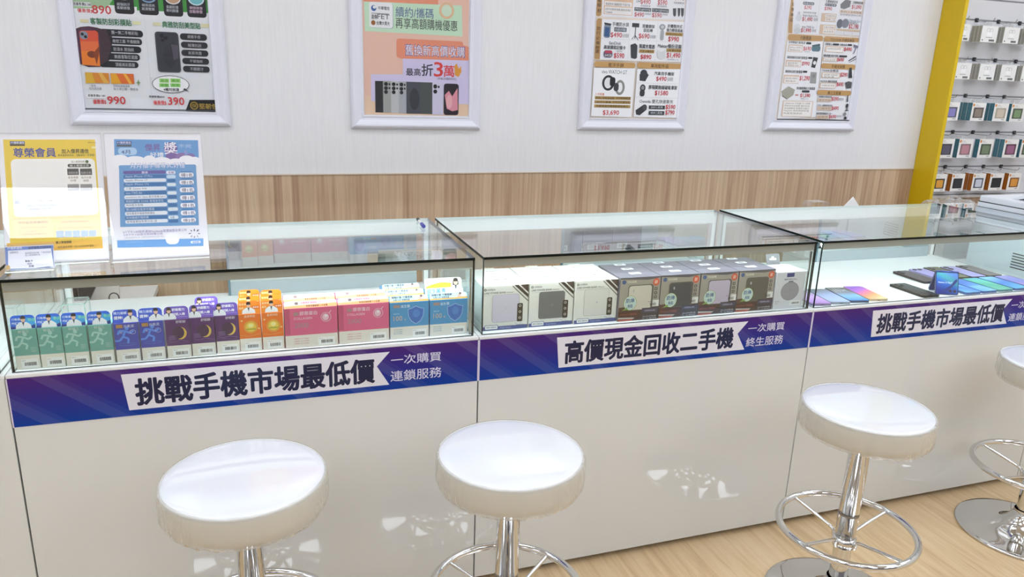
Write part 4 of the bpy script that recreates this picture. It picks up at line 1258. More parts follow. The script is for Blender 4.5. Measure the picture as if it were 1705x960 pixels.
c.location = (.2425, .029, DK); c['label'] = 'navy carton beside the last green carton'
dup(c, (.3015, .030, DK), 'navy carton beside the first purple carton')
c = carton('medicine_carton', .0580, .105, .045, '51226a', f_purple, .034, '', 5); header(c, .058, .034, .1052, '6d55c0', h_purple)
c.location = (.3615, .030, DK); c['label'] = 'purple crescent moon carton beside the navy cartons'
dup(c, (.4215, .033, DK), 'purple crescent moon carton in the middle of the three in front')
dup(c, (.482, .036, DK), 'purple crescent moon carton beside the orange cartons')
dup(c, (.4305, .105, DK), 'purple crescent moon carton standing behind the other purple ones')
c = carton('medicine_carton', .0558, .105, .045, 'f2781c', f_orange, .036, '', 6); header(c, .0558, .034, .1052, 'f08a24', h_orange)
c.location = (.5405, .037, DK); c['label'] = 'front orange carton of the left stack, beside the purple cartons'
for x, y, lb in ((.5405, .088, 'middle orange carton of the left stack'), (.5415, .150, 'rear orange carton of the left stack'), (.5985, .037, 'front orange carton of the right stack, beside the pink cartons'), (.5985, .088, 'middle orange carton of the right stack'), (.5995, .138, 'rear orange carton of the right stack')): dup(c, (x, y, DK), lb)
c = carton('medicine_carton', .1405, .1135, .062, 'e2628f', f_pink, .036, '', 7, (.62, .94)); header(c, .1405, .019, .1137, 'efd2d8', h_pink, 30)
c.location = (.6575, .032, DK); c['label'] = 'front pink collagen carton on the left, beside the orange cartons'
for x, y, lb in ((.6585, .097, 'rear pink collagen carton behind the left pink one'), (.8015, .036, 'front pink collagen carton on the right, beside the blue cartons'), (.8025, .101, 'rear pink collagen carton behind the right pink one')): dup(c, (x, y, DK), lb)
c = carton('medicine_carton', .1125, .1095, .060, '3c97cf', f_blue, .036, '', 8, (.58, .94)); header(c, .1125, .019, .1097, 'bcdcee', h_blue, 30)
c.location = (.9455, .038, DK); c['label'] = 'front blue shield carton on the left, beside the pink cartons'
for x, y, lb in ((.9455, .101, 'middle blue shield carton of the left blue stack'), (.9455, .164, 'rear blue shield carton of the left blue stack'), (1.0615, .038, 'front blue shield carton nearest the counter joint'), ): dup(c, (x, y, DK), lb)
c = carton('medicine_carton', .1125, .1095, .060, '3c97cf', f_blue, .036, 'blue shield carton with tall lady card, behind the front one nearest the joint', 9, None)
header(c, .1125, .046, .1097, 'e4eff8', h_lady, 12); c.location = (1.0615, .101, DK)

# clear riser on the deck behind the green cartons
t = thing('display_riser', 'small clear acrylic riser on the deck behind the green cartons', 'riser', (.1, .335, DK))
EA = paint('9fbdb4', .15)
MB().pane(-.028, -.035, .082, .028, .035, .085, ACRYL, EA).build('shelf', t)
for a in (-.030, .027): MB().pane(a, -.035, 0, a+.003, .035, .0818, ACRYL, EA).build('side_panel', t)

# ================================================================ power bank boxes
def pb_box(win, label, d=.064):
    w, h = .1455, .1395
    t = thing('power_bank_box', label, 'box', (0, 0, 0), 0, 'white power bank boxes')
    mb = MB(); mb.box(0, 0, 0, w, d, h, paint('e9e8e1', .35), bev=.0007, seg=1)
    p = Print(mb, (0, 0, 0))
    p.ell(.005, .124, .0125, .1315, '2c2d30'); p.ell(.007, .126, .0105, .1295, 'e9e8e1'); p.text('OWEIDA', .015, .125, .040, .1305, '2c2d30', .8)
    p.text('LINK POWER BANK', .006, .1145, .073, .1205, '2c2d30', .6); p.text('10000mAh', .075, .115, .097, .119, '6b6b68')
    p.line([(.006, .1105), (.097, .1105)], .0006, 'a2a098')
    p.poly([(.099, .139), (.145, .139), (.145, .097)], '2b2323'); p.poly([(.112, .139), (.118, .139), (.145, .1135), (.145, .108)], 'e9e8e1'); p.line([(.100, .136), (.145, .0935)], .0016, 'e9e8e1'); p.line([(.094, .136), (.145, .0865)], .0024, '2b2323')
    for k in range(5): p.line([(.124+k*.0035, .1365), (.128+k*.0032, .120+k*.0012)], .0007, '8a6a62')
    p.rr(.031, .0245, .117, .1115, .008, '8d8c86'); p.rr(.0318, .0252, .1162, .1108, .0075, win); p.ell(.072, .064, .079, .071, paint('c9c5cc', .3)) if win != '6b6d6f' else p.ell(.072, .064, .079, .071, '7d7f80')
    p.rr(.1105, .023, .1285, .081, .004, '26211f')
    for k, ch in enumerate('ⓒⓔⓠ'): p.ell(.1155, .031+k*.019, .1235, .039+k*.019, 'cfc9c2'); p.ell(.1172, .0327+k*.019, .1218, .0373+k*.019, '26211f')
    p.rect(.001, .001, .145, .0125, '2f4486'); p.rr(.009, .003, .051, .0175, .003, '2f4486'); p.rr(.0102, .0042, .0498, .0162, .0025, 'f0f0f0'); p.text('40Wh 10000mAh', .014, .0075, .046, .0125, '33405e', .6); p.text('Charge Anytime', .056, .0035, .092, .0095, 'aab6d8', .4)
    q = Print(mb, (0, 0, h), W=(0, 1, 0)); q.ell(.060, .030, .065, .035, '2c2d30'); q.text('OWEIDA', .068, .030, .095, .0355, '5a5a58', .8); q.text('POWER BANK', .082, .012, .100, .0155, '8d8c86')
    q = Print(mb, (w, d, 0), U=(-1, 0, 0)); q.rect(.02, .03, .125, .11, 'd7d6d0'); q.text('OWEIDA', .05, .115, .1, .125, '2c2d30', .8)
    for k in range(6): q.text('產品規格 容量 10000mAh 輸入輸出', .026, .096-k*.011, .115, .101-k*.011, '77756f')
    q.rect(.08, .012, .125, .026, 'f6f6f6'); q.barcode(.084, .014, .121, .024, seed=3)
    mb.build('carton_body', t)
    st = MB(); st.box(.100, -.0004, .002, .138, -.00025, .0215, paint('efeeea', .5)); q = Print(st, (0, -.0004, 0)); q.barcode(.110, .005, .134, .014, seed=6); q.text('售價 1,290', .103, .0165, .125, .0195, '333333'); st.build('price_sticker', t)
    tb = MB().prism(rrect(.052, 0, .095, .011, .004), .0008, paint('f0efea', .35), O=(0, d, h), U=(1, 0, 0), W=(0, -.6, .4)); tb.build('hang_tab', t)
    return t
cols = ((1.2215, .046, 'd2cbdc', 'lilac'), (1.3705, .047, '6b6d6f', 'dark grey'), (1.5195, .043, 'dedcd6', 'pale'))
for x, y, wc, nm in cols:
    f = pb_box(wc, 'white power bank box with %s window, front of its stack' % nm)
    f.location = (x, y, DK)
    for k in range(1, 3):
        dup(f, (x+.0008*k, y+.0665*k, DK), 'white power bank box %s behind the front one with %s window' % (('', 'second,', 'last,')[k], nm))
def dark_box(win, label, d=.055):
    w, h = .1440, .1435
    t = thing('power_bank_box', label, 'box', (0, 0, 0), 0, 'grey power bank boxes')
    mb = MB(); mb.box(0, 0, 0, w, d, h, paint('625f6c', .3), bev=.0007, seg=1)
    p = Print(mb, (0, 0, 0)); p.rect(.001, .030, .143, .1425, 'a59e93'); p.rect(.001, .001, .143, .044, '3a211f'); p.poly([(.001, .030), (.08, .044), (.143, .044), (.143, .052), (.001, .046)], '5a3a30')
    p.poly([(.001, .143), (.143, .143), (.143, .139), (.100, .133), (.001, .139)], '55545c')
    p.ell(.007, .122, .021, .136, '3f5d92'); p.text('TOUGHR', .024, .1255, .058, .1325, 'f0ead2', 1)
    p.ell(.116, .112, .140, .137, 'd8593c'); p.text('豪', .122, .118, .134, .131, 'f4c8b4', .8)
    p.rr(.030, .034, .120, .1185, .010, '5d5a54'); p.rr(.033, .036, .114, .1155, .009, win); p.ell(.047, .094, .0525, .104, 'b9b9bc')
    for k in range(3): p.rr(.1235, .070+k*.0135, .134, .0795+k*.0135, .002, '4b4a48'); p.rect(.1265, .073+k*.0135, .131, .0765+k*.0135, 'b5b0a6')
    p.rect(.001, .014, .075, .032, '4a1f1a'); p.text('10000mAh 行動電源', .006, .0185, .066, .0255, '9a4a3a', .8); p.poly([(.001, .008), (.055, .006), (.06, .010), (.001, .013)], 'c9bfb6'); p.rect(.001, .001, .052, .006, 'b0493a')
    p.rect(.084, .001, .143, .040, '2a2630'); p.text('22.5W快充', .088, .009, .138, .014, 'c8c4cc', .6); p.text('PD・QC 雙向快充', .088, .003, .138, .007, 'bdb9c2', .6)
    p.rect(.084, .024, .143, .038, '3d3a52'); p.text('10000mAh', .094, .028, .132, .0335, 'b0accc', .8)
    p.ell(.017, .035, .063, .084, '6f9a4a'); p.ell(.0185, .0365, .0615, .0825, 'e8efe0'); p.ell(.0215, .0395, .0585, .0795, '8fb6cc'); p.ell(.023, .041, .057, .078, 'cfe4da')
    p.text('防摔', .0255, .060, .0545, .0745, '27558f', 1.2); p.text('保固', .031, .0445, .049, .0555, '27558f', 1.2); p.poly([(.012, .036), (.028, .046), (.034, .038)], '7fa64e')
    q = Print(mb, (0, 0, h), W=(0, 1, 0)); q.text('TOUGHR', .03, .02, .08, .028, '77767e', .6)
    q = Print(mb, (w, d, 0), U=(-1, 0, 0)); q.rect(.012, .02, .132, .125, '3f3e46')
    for k in range(6): q.text('產品規格 容量 輸入輸出 注意事項', .02, .108-k*.012, .12, .114-k*.012, '8a8990')
    q.rect(.07, .008, .12, .030, 'f2f2f2'); q.barcode(.075, .012, .115, .026, seed=3)
    mb.build('carton_body', t)
    st = MB(); st.box(.099, -.0005, .043, .1435, -.0003, .064, paint('efeeea', .5)); q = Print(st, (0, -.0005, 0)); q.barcode(.112, .046, .134, .056, seed=6); q.text('售價 990', .103, .0585, .128, .062, '333333'); st.build('price_sticker', t)
    P = rrect(0, 0, .040, .020, .004); tb = MB()
    tb.prism(P, .0008, paint('d3d5da', .3), O=(.052, d-.024, h+.0012), U=(1, 0, 0), W=(0, 1, 0)); tb.prism(rrect(.010, .008, .030, .013, .002), .0003, paint('55545c', .4), O=(.052, d-.024, h+.0021), U=(1, 0, 0), W=(0, 1, 0)); tb.build('hang_tab', t)
    return t
for i, (x, y, wc, nm) in enumerate(((1.6675, .035, 'd8d0c2', 'cream'), (1.8140, .036, '3f434c', 'black'), (1.9605, .036, 'c6b8ce', 'lilac'), (2.1070, .036, '59564f', 'charcoal'))):
    f = dark_box(wc, 'grey power bank box with %s bank in its window, front of its stack' % nm)
    f.location = (x, y, DK)
    for k in range(1, 3):
        dup(f, (x+.001*k, y+.0565*k, DK), 'grey boxed power bank %s behind the front box with %s window' % (('', 'next', 'last')[k], nm))
t = thing('speaker_box', 'pale grey box printed with a round grey speaker, by the counter joint', 'box', (2.2555, .031, DK))
mb = MB(); mb.box(0, 0, 0, .119, .105, .131, paint('dcdce2', .3), bev=.0007, seg=1); p = Print(mb, (0, 0, 0))
p.rect(.040, .113, .070, .127, '243a80'); p.text('MINIROLL', .032, .102, .084, .108, '6a6a74', .8); p.rr(.050, .089, .069, .099, .002, '5f5f68'); p.ell(.0225, .030, .0965, .096, '77767f', 32); p.ell(.024, .0315, .095, .0945, '9b9aa2', 32); p.line([(.0595, .033), (.0595, .093)], .0008, '85848c'); p.line([(.026, .064), (.093, .064)], .0008, '8a8992')
p.text('BLUETOOTH', .004, .026, .022, .030, '4a4a52'); p.text('SPEAKER', .004, .019, .018, .022, '7a7a82'); p.rect(.066, .012, .108, .028, 'eeeeee'); p.barcode(.072, .016, .104, .023, seed=2); mb.build('carton_body', t)
tb = MB(); tb.prism(rrect(0, 0, .056, .038, .004), .001, paint('5a5c60', .4), O=(.030, .100, .1318), U=(1, 0, 0), W=(0, .35, .94)); q = Print(tb, (.030, .100, .1318), W=(0, .35, .94), base=.001)
q.rr(.014, .016, .042, .022, .002, 'e8ecea'); q.rr(.023, .018, .033, .028, .002, 'e8ecea'); tb.build('hang_tab', t)

# ================================================================ loose phones on the deck
def phone(x, y, rz, label, mat, w=.080, l=.171, side='8a8c94', cams=(), extra=None, th=.008):
    t = thing('smartphone', label, 'phone', (x, y+.006, DK), rad(rz), 'display phones on the deck')
    o = rrect(-w/2, -l/2, w/2, l/2, .011, 6)
    MB().prism(o, th, paint(side, .25, .5), smooth=False).build('phone_body', t)
    sc = MB(); sc.prism(rrect(-w/2+.002, -l/2+.002, w/2-.002, l/2-.002, .0095, 6), .0005, mat, O=(0, 0, th))
    if extra: extra(Print(sc, (0, 0, th+.0005), W=(0, 1, 0)))
    sc.build('screen' if not cams else 'back_cover', t)
    for cx, cy, r in cams:
        MB().lathe([(r, 0), (r, .0018), (r*.8, .0022), (.0003, .0022)], paint('1b1b20', .15), 20, (cx, cy, th+.0005)).build('camera_lens', t)
    MB().box(-.006, -l/2-.0003, .003, .006, -l/2+.0004, .005, BLACK).build('charging_port', t)
    return t
R = ramp_mat; e_ = .085
def clock(p):
    p.text('10:08', -.024, .040, .026, .056, 'd4d4d8', 1); p.text('1/5 五', -.014, .062, .012, .068, 'd4d4d8', .5)
    for k in range(4): p.rr(-.028+k*.0148, .026, -.018+k*.0148, .034, .003, '9aa6b4')
phone(2.474, .108, -9, 'lilac phone nearest the joint of the middle and right counters', R('screen_lilac', 'Y', [(0, 'a070c4'), (.5, 'c49ad8'), (.85, '8d86a8')], -e_, e_, diag=('X', .4)), side='a79ac0')
phone(2.558, .108, -10, 'phone with pale blue screen between the lilac and the clock phones', R('screen_pale', 'Y', [(0, 'a4b4d4'), (.5, '8a9ac8'), (.9, '4d4f60')], -e_, e_, diag=('X', -.4)), side='aab4c4')
phone(2.643, .109, -10, 'phone with dark clock screen, third in the left group', R('screen_clock', 'Y', [(0, '3c84c8'), (.35, '7aacd4'), (.62, '6a6a78'), (.8, '2c2a30')], -e_, e_), side='3f5a80', extra=clock)
phone(2.728, .109, -10, 'phone with purple and orange swirl screen ending the left group', R('screen_swirl', 'Y', [(0, 'f0cc98'), (.3, 'ee8e5c'), (.5, 'e06c90'), (.68, 'a85cc4'), (.9, '8448bc')], -e_, e_, diag=('X', -.7)), side='e0c8a8')
phone(2.958, .104, -1, 'black phone lying beside the folding phone', R('back_black', 'Y', [(0, '222327'), (1, '37383d')], -e_, e_), side='1a1a1d', cams=((-.022, .066, .008), (-.022, .045, .008), (-.003, .056, .007)))
phone(3.135, .266, -2, 'dark brown phone lying behind the folding phone', R('back_brown', 'Y', [(0, '4a3c40'), (1, '5a4a4e')], -e_, e_), side='2d2528', cams=((-.022, .066, .008), (-.022, .045, .008)))
phone(3.236, .282, -2, 'lavender phone in the rear row, beside the dark brown one', R('back_lav', 'Y', [(0, 'a49ad8'), (1, 'a79fd6')], -e_, e_), side='a9a2cc', cams=((-.022, .066, .009), (.004, .066, .009)))
phone(3.325, .292, -3, 'olive phone in the rear row between two lavender phones', R('back_olive', 'Y', [(0, '77755c'), (1, '63614c')], -e_, e_), side='55543f', cams=((-.022, .066, .008), (-.022, .045, .008)))
phone(3.412, .286, -3, 'lavender phone beside the taupe one in the rear row', R('back_lav2', 'Y', [(0, 'aaa2dc'), (1, 'aea8da')], -e_, e_), side='3a3a44', cams=((-.022, .066, .011), (-.022, .040, .011)))
phone(3.500, .287, -3, 'taupe phone at the right end of the rear row', R('back_taupe', 'Y', [(0, '7d7470'), (1, '6a6360')], -e_, e_), side='5a5450', cams=((-.022, .066, .008), (-.022, .045, .008)))
phone(3.1625, .103, 0, 'phone with sky blue screen directly beside the folding phone', R('screen_sky', 'Y', [(0, '62acd8'), (.4, '3c70c8'), (.7, '7ab4e0'), (1, '4a6cc0')], -e_, e_, diag=('X', .8)), side='5c7fc0')
phone(3.2475, .104, -1, 'phone with bright blue screen, second right of the folding phone', R('screen_blue', 'Y', [(0, '7cbcd8'), (.35, '4a8cd4'), (.7, '3666c0'), (1, '4a90d0')], -e_, e_, diag=('X', -.6)), side='4a68b0', extra=lambda p: [p.rr(-.030, -.052+k*.014, .028, -.042+k*.014, .004, '86bce6') for k in range(3)])
phone(3.334, .105, -2, 'phone with green and teal screen among the blue screens', R('screen_green', 'Y', [(0, '62b49c'), (.4, '3c9e84'), (.75, '5cc0a8'), (1, '4fa8c8')], -e_, e_, diag=('X', .5)), side='6a9aa0')
phone(3.421, .106, -2, 'phone with cyan and blue screen, right of the green one', R('screen_cyan', 'Y', [(0, '58b0d4'), (.5, '2f6cc4'), (1, '86c8ee')], -e_, e_, diag=('X', -.5)), side='4a68a8')
phone(3.510, .107, -2, 'phone with lilac and blue screen at the right end of the front row', R('screen_mauve', 'Y', [(0, 'b88cc8'), (.5, '7a82d0'), (1, 'a49cdc')], -e_, e_, diag=('X', .5)), side='8a86b8')
# folding phone standing like a tent
t = thing('folding_phone', 'dark blue folding phone standing like a tent on the deck', 'phone', (3.0555, .0635, DK+.0027), rad(-25.4))
def leaf(y0, y1, nm, fn, m):
    A = Vector((0, y0, 0)); Bv = Vector((0, y1, .079)); Wv = (Bv-A).normalized(); l = (Bv-A).length
    mb = MB(); sg = 1 if y0 < y1 else -1
    O = A if sg > 0 else A+Wv.cross(Vector((1, 0, 0)))*-.007
    mb.prism(rrect(-.041, 0, .041, l, .006), -.007 if sg > 0 else .007, paint('27336e', .25, .4), O=A, U=(1, 0, 0), W=Wv)
    if fn: fn(Print(mb, A, W=Wv), l)
    return mb.build(nm, t)
def cover(p, l):
    p.rr(-.0385, .002, .0385, l-.002, .005, R('screen_flip', 'Z', [(0, '1a2a84'), (.45, '2a66c8'), (.75, '4aa8b0'), (1, '5a84d4')], 0, .08, diag=('X', .5)))
    p.poly([(-.02, .012), (.004, .012), (.026, .055), (.036, .060), (.036, .05)], '1f2f80'); p.text('Galaxy Z Flip7', -.032, .040, .018, .0475, 'e8eefa', 1)
    for x in (.012, .028): p.ell(x-.0068, .006, x+.0068, .0196, '3a4a8c'); p.ell(x-.005, .0078, x+.005, .0178, '12162c')
leaf(-.0265, .001, 'cover_half', cover, None); leaf(.042, .0085, 'rear_half', None, None)
MB().tube([(-.040, .0045, .079), (.040, .0045, .079)], .0042, paint('30407e', .2, .8), 10).build('hinge', t)

# ================================================================ staff side
t = thing('staff_shelf', 'white staff shelf fixed behind the right counter', 'shelf', (3.0, .632, 0))
MB().box(0, 0, .805, .58, .30, .823, WHITEM, bev=.001).build('shelf_board', t)
for a in (0, .562): MB().box(a, .0, 0, a+.018, .29, .804, WHITEM).build('side_panel', t)
t = thing('sign_card', 'plain white card tilted on its corner behind the right counter', 'card', (3.197, .75, .8235))
c45 = math.cos(rad(43)); s45 = math.sin(rad(43))
MB().prism([(0, 0), (.19*c45, .19*s45), (.19*c45-.20*s45, .19*s45+.20*c45), (-.20*s45, .20*c45)], .004, paint('f8f8f8', .4), O=(.004, -.006, .001), U=(1, 0, 0), W=(0, .02, 1)).build('panel', t)
MB().prism([(-.03, 0), (.03, 0), (0, .11)], .003, paint('f0f0f0', .4), O=(0, .05, .0), U=(1, 0, 0), W=(0, -.42, .9)).build('easel_leg', t)
t = thing('acrylic_cover', 'rounded clear acrylic cover behind the right counter', 'cover', (3.05, .80, .8235))
P = [(-.055, 0)]+[(-.055+.02-.02*math.cos(rad(a)), .232+.02*math.sin(rad(a))) for a in range(0, 91, 15)]+[(.055-.02+.02*math.sin(rad(a)), .232+.02*math.cos(rad(a))) for a in range(0, 91, 15)]+[(.055, 0)]
V = []; F = []
for x, z in P: V += [(x, -.03, z), (x, .03, z)]
for i in range(len(P)-1): F.append((2*i, 2*i+2, 2*i+3, 2*i+1))
MB().add(V, F, sheet('acrylic_cover', (.93, .93, .92), haze=.18), True).build('shell', t)
t = thing('work_desk', 'white work desk against the wood panelling behind the left counter', 'desk', (-1.0, 1.0, 0))
MB().box(0, 0, .635, 1.18, .47, .66, WHITEM, bev=.002).build('desk_top', t)
for a in (.02, 1.14):
    for b_ in (.02, .43): MB().box(a, b_, 0, a+.03, b_+.03, .6345, STEEL).build('leg', t)
t = thing('card_reader', 'small black reader standing on the desk behind the left counter', 'reader', (-.083, 1.2, .6605))
MB().box(-.0125, -.02, 0, .0125, .02, .094, BLACK, bev=.004).build('body', t)
t = thing('pos_terminal', 'white and black terminal on the desk behind the left counter', 'terminal', (0, 1.2, .6605))
MB().prism([(-.055, 0), (.055, 0), (.055, .100), (-.055, .100)], .018, paint('cdc8c0', .4), O=(.012, .03, .004), U=(1, 0, 0), W=(0, .2, .98)).build('screen_housing', t)
MB().prism([(0, 0), (.05, .098), (-.012, .098), (-.012, .0)], .05, paint('23232a', .35), O=(-.045, -.02, 0), U=(1, 0, 0), W=(0, 0, 1)).build('side_housing', t)
MB().tube([(.055+.018*math.cos(a), -.03, .034+.022*math.sin(a)) for a in [i*.5 for i in range(14)]], .0025, DARK, 8).build('cable', t)

# ---- copier at the right end
PR = paint('dfe3ea', .32); PG = paint('c9ced8', .36)  # white casing, bluish grey mixed in for the shade on its unlit side
t = thing('photocopier', 'large white copier with greyed-in shade standing at the right end behind the counters', 'copier', (3.665, -.12, .8155))
MB().box(0, 0, 0, .62, .615, .2025, PR, bev=.004).build('body', t)
vb = MB()
for k in range(6): vb.box(-.0012, .31, .045+k*.012, .0015, .40, .050+k*.012, DARK)
vb.build('vent_grille', t)
MB().box(.003, .003, .2015, .615, .611, .3, DARK).build('inner_frame', t)
MB().box(.001, .001, .2045, .62, .614, .2385, PR, bev=.003).build('scanner_deck', t)
MB().box(-.002, 0, .2405, .62, .616, .2735, PG, bev=.003).build('scanner_rim', t)
ld = MB().box(0, 0, .2755, .62, .614, .296, PR, bev=.003).build('lid', t)
MB().box(.002, .002, .2965, .62, .610, .325, PR, bev=.006).build('lid_cover', ld)
MB().prism([(.02, 0), (.46, 0), (.40, .022), (.28, .040), (.10, .075), (.02, .09)], .50, paint('4b4e56', .3), O=(.07, 0, .3255), U=(0, 1, 0), W=(0, 0, 1)).build('document_feeder', ld)
MB().prism([(.01, .092), (.10, .0765), (.28, .0415), (.40, .0235), (.47, .0), (.50, .0), (.42, .034), (.29, .053), (.10, .090), (.01, .108)], .54, paint('e9ecf2', .3), O=(.055, 0, .3255), U=(0, 1, 0), W=(0, 0, 1)).build('document_tray', ld)
# ---- low cabinet with a bag of phone cases
t = thing('storage_cabinet', 'low white storage cabinet below the slatted wall, under the clear bag', 'cabinet', (3.78, .72, 0))
MB().box(0, 0, .02, .48, .40, .925, WHITEM, bev=.002).build('body', t); MB().box(-.004, -.004, .926, .484, .404, .944, WHITEM, bev=.002).build('lid', t); MB().box(.02, .02, 0, .46, .38, .0195, BLACK).build('plinth', t)
bag = MB(); bm = bmesh.new(); bmesh.ops.create_icosphere(bm, subdivisions=4, radius=1)
for v in bm.verts:
    q = v.co; s = max(abs(q.x), abs(q.y)*.9, abs(q.z)); s = s**.5
    w = .014*noise.noise(q*4.2)+.009*noise.noise(q*9.5)
    v.co = Vector((q.x/s*.15*(1-.12*max(q.z, 0)), q.y/s*.075, (q.z/s*.062 if q.z > 0 else q.z/s*.05)))+q.normalized()*w
z0 = min(v.co.z for v in bm.verts)
for v in bm.verts: v.co.z = max(v.co.z, -.048)
bm.verts.index_update(); bag.add([v.co[:] for v in bm.verts], [[v.index for v in f.verts] for f in bm.faces if max(v.co.z for v in f.verts) > -.0479], BAGFILM, True); bm.free()
o = bag.build('plastic_bag', None, (3.955, .88, .993)); tag(o, 'crumpled clear plastic bag of phone cases on the low cabinet', 'bag')

# ================================================================ slatted wall with hanging boxes
b = MB(); zs = [.97, 1.142, 1.348, 1.558, 1.764, 1.9775, 2.09, 2.30, 2.51, 2.72, ZC]
for a, c_ in zip(zs, zs[1:]): b.box(4.341, 1.4735, a+.004, XR, YB+.010, c_-.004, paint('e0e0e4', .4), bev=.0015, seg=1)
b.box(4.341, 1.4765, .97, XR, YB+.011, ZC, paint('8a8a90', .5)); b.box(4.341, 1.45, .955, XR, YB+.010, .9695, WHITEM)
tag(b.build('slatwall_panel'), 'white slatted wall panel with rows of hanging accessory boxes', 'panel')
def f_case(col, dev, w, h, bag_=False):
    def fn(p):
        p.rr(.004, h*.80, .018, h*.95, .006, 'd98a3c'); p.text('CASE', .022, h*.86, .045, h*.91, '8a8a90', .5); p.rect(.022, h*.80, .060, h*.82, 'c4c4c8')
        p.rect(w*.14, h*.16, w*.86, h*.74, col); p.rr(w*.26, h*.22, w*.76, h*.66, .006, dev); p.rect(w*.58, h*.05, w*.9, h*.145, 'f4f4f4'); p.barcode(w*.62, h*.065, w*.86, h*.12, seed=4)
    return fn
def f_buds(w, h):
    def fn(p):
        p.ring(w*.30, h*.62, w*.52, h*.84, .0015, '9a9a9c'); p.ring(w*.48, h*.62, w*.70, h*.84, .0015, '9a9a9c'); p.rr(w*.32, h*.36, w*.68, h*.64, .008, 'fafafa'); p.ring(w*.32, h*.36, w*.68, h*.64, .0008, 'c8c8ca')
        p.rect(w*.3, h*.28, w*.7, h*.31, '8a8a8c'); p.rect(w*.52, h*.06, w*.86, h*.18, '6a6a6c'); p.ell(w*.08, h*.08, w*.15, h*.17, '3a3a3c')
    return fn
def hang_box(w, h, d, body, side, fn, label, name, group):
    t = thing(name, label, 'box', (0, 0, 0), 0, group)
    mb = MB(); mb.box(0, 0, 0, w, d, h, paint(body, .35)); p = Print(mb, (0, 0, 0)); fn(p)
    for sx, U in ((0, (0, -1, 0)), (w, (0, 1, 0))):
        q = Print(mb, (sx, d if sx == 0 else 0, 0), U=U); q.rect(.0008, .001, d-.0008, h-.001, side[0])
        for k in range(1, 4): q.rect(.003, h*k/4-.0004, d-.003, h*k/4+.0004, side[1])
        q.rect(d*.46, h*.1, d*.54, h*.9, side[1])
    mb.build('carton_body', t)
    tb = MB(); tb.prism(rrect(0, 0, .034, .021, .004), .0008, sheet('clear_tab', (.9, .9, .9), haze=.3), O=(w/2-.017, d*.5, h-.001), U=(1, 0, 0), W=(0, 0, 1)); tb.build('hang_tab', t)
    return t
def hook(x, z, yf, label):
    t = thing('display_hook', label, 'hook', (x, 1.473, z), 0, 'display hooks on the slatted wall')
    MB().box(-.012, -.004, -.012, .012, .0, .010, DARK, bev=.001).build('mounting_clip', t)
    L = 1.473-yf
    MB().tube([(0, -.003, 0), (0, -.02, -.012), (0, -L+.012, -.012), (0, -L, -.006), (0, -L-.004, .006)], .0022, STEEL, 8).build('prong', t)
rows = [
 ('top row', 1.9775, 1.853, .088, .022, [(4.343, 2), (4.518, 3), (4.688, 3), (4.856, 3)], [.090, .120, .118, .118], 'buds', 'earphone_box'),
 ('second row', 1.764, 1.648, .089, .022, [(4.378, 2), (4.556, 3), (4.722, 3), (4.888, 3)], [.114, .120, .118, .118], 'buds', 'earphone_box'),
 ('third row', 1.558, 1.419, .102, .032, [(4.344, 2), (4.549, 3), (4.721, 2), (4.858, 2)], [.110, .106, .112, .108], 'teal', 'phone_case_box'),
 ('fourth row', 1.348, 1.206, .109, .032, [(4.352, 1), (4.502, 2), (4.660, 1), (4.860, 2), (5.00, 1)], [.115, .110, .113, .115, .11], 'teal', 'phone_case_box'),
 ('bottom row', 1.142, 1.010, .102, .030, [(4.358, 1), (4.499, 2), (4.664, 2), (4.803, 2), (4.952, 1)], [.102, .100, .100, .110, .105], 'rust', 'phone_case_box')]
wins = {'third row': [('5d5a66', '8a86c4', 'lilac'), ('5a524c', '8f8278', 'taupe'), ('b0a694', 'cfc4b2', 'cream'), ('4f5648', '7f9a70', 'sage')],
        'fourth row': [('3c3a44', '5a586c', 'slate'), ('8a6a72', 'c08a96', 'rose'), ('4c5648', '74866a', 'olive'), ('5c3a4a', 'a06888', 'plum'), ('4f5648', '7f9a70', 'sage')],
        'bottom row': [('3f3a36', 'e0a040', 'amber'), ('1c1c20', '2c2c32', 'black'), ('4a4f60', 'd0d4e0', 'silver'), ('141418', '202026', 'dark'), ('8a5a30', 'e09a40', 'orange')]}
ordn = ('first', 'second', 'third', 'fourth', 'fifth'); dep = ('', 'directly behind', 'third deep behind')
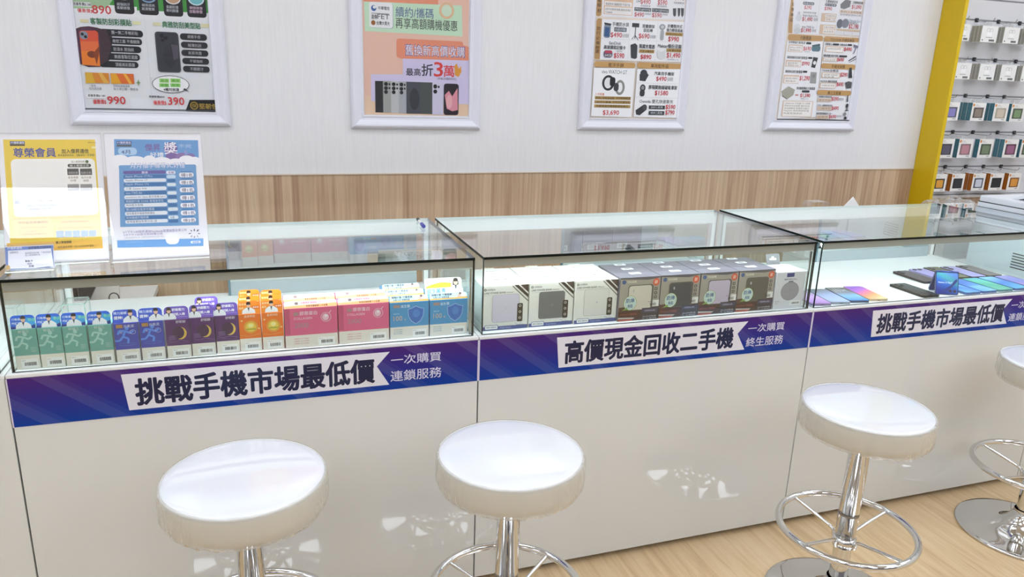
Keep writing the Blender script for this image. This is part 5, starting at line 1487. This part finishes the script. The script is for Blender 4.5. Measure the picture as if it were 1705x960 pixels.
for rn, zl, zb, h, d, st, ws, kind, nm in rows:
    for i, ((x, n), w) in enumerate(zip(st, ws)):
        yf = 1.366 if kind != 'buds' else 1.372
        if n*d > .1: n = int(.1/d)
        if kind == 'buds':
            proto = hang_box(w, h, d, 'f0f0ee', ('b2b0a6', '8d8b84'), f_buds(w, h), 'white earphone box, front one on the %s hook of the %s' % (ordn[i], rn), nm, 'white earphone boxes on hooks'); what = 'white earphone box'
        else:
            a, dv, cn = wins[rn][i]
            proto = hang_box(w, h, d, 'f1efec', ('4d7f8e', '6d9aa6') if kind == 'teal' else ('b0671c', 'c98a44'), f_case(a, dv, w, h), '%s phone case box, front one on the %s hook of the %s' % (cn, ordn[i], rn), nm, 'phone case boxes on hooks'); what = cn+' phone case box'
        proto.location = (x, yf, zb)
        for k in range(1, n):
            dup(proto, (x, yf+(d+.0008)*k, zb), '%s %s the front one, %s hook of the %s' % (what, dep[k], ordn[i], rn))
        hook(x+w/2, zl, yf-.012, 'metal hook with black clip, %s in the %s of the slatted wall' % (ordn[i], rn))
# cases inside the clear bag
for i, (dx, dy, rz, cn, a, dv) in enumerate(((-.105, -.018, 5, 'grey', '6a6a70', '8f9096'), (-.035, -.022, -4, 'blue grey', '4f6672', '7f98a4'), (.035, -.018, 6, 'beige', 'b0a08c', 'd0c4b4'), (.09, -.022, -9, 'dark teal', '35525e', '5a7a86'))):
    t = hang_box(.060, .085, .025, 'f1efec', ('4d7f8e', '6d9aa6'), f_case(a, dv, .060, .085), '%s phone case box inside the clear bag' % cn, 'phone_case_box', 'boxes inside the clear bag')
    t.location = (3.955+dx-.02, .88+dy, .9475); t.rotation_euler = (0, 0, rad(rz))

# ================================================================ light, view
w = bpy.data.worlds.new('world'); SC.world = w; w.use_nodes = True
w.node_tree.nodes['Background'].inputs[0].default_value = (.9, .95, 1, 1); w.node_tree.nodes['Background'].inputs[1].default_value = .3
bpy.data.scenes.remove(TMP)
SC.cycles.max_bounces = 10; SC.cycles.transparent_max_bounces = 40; SC.cycles.glossy_bounces = 6; SC.cycles.diffuse_bounces = 4
SC.cycles.use_denoising = True; SC.cycles.sample_clamp_indirect = 6.
vs = SC.view_settings; SC.display_settings.display_device = 'sRGB'
vs.view_transform = 'Standard'; vs.look = 'None'; vs.exposure = EXPOSURE; vs.gamma = 1.; vs.use_curve_mapping = False
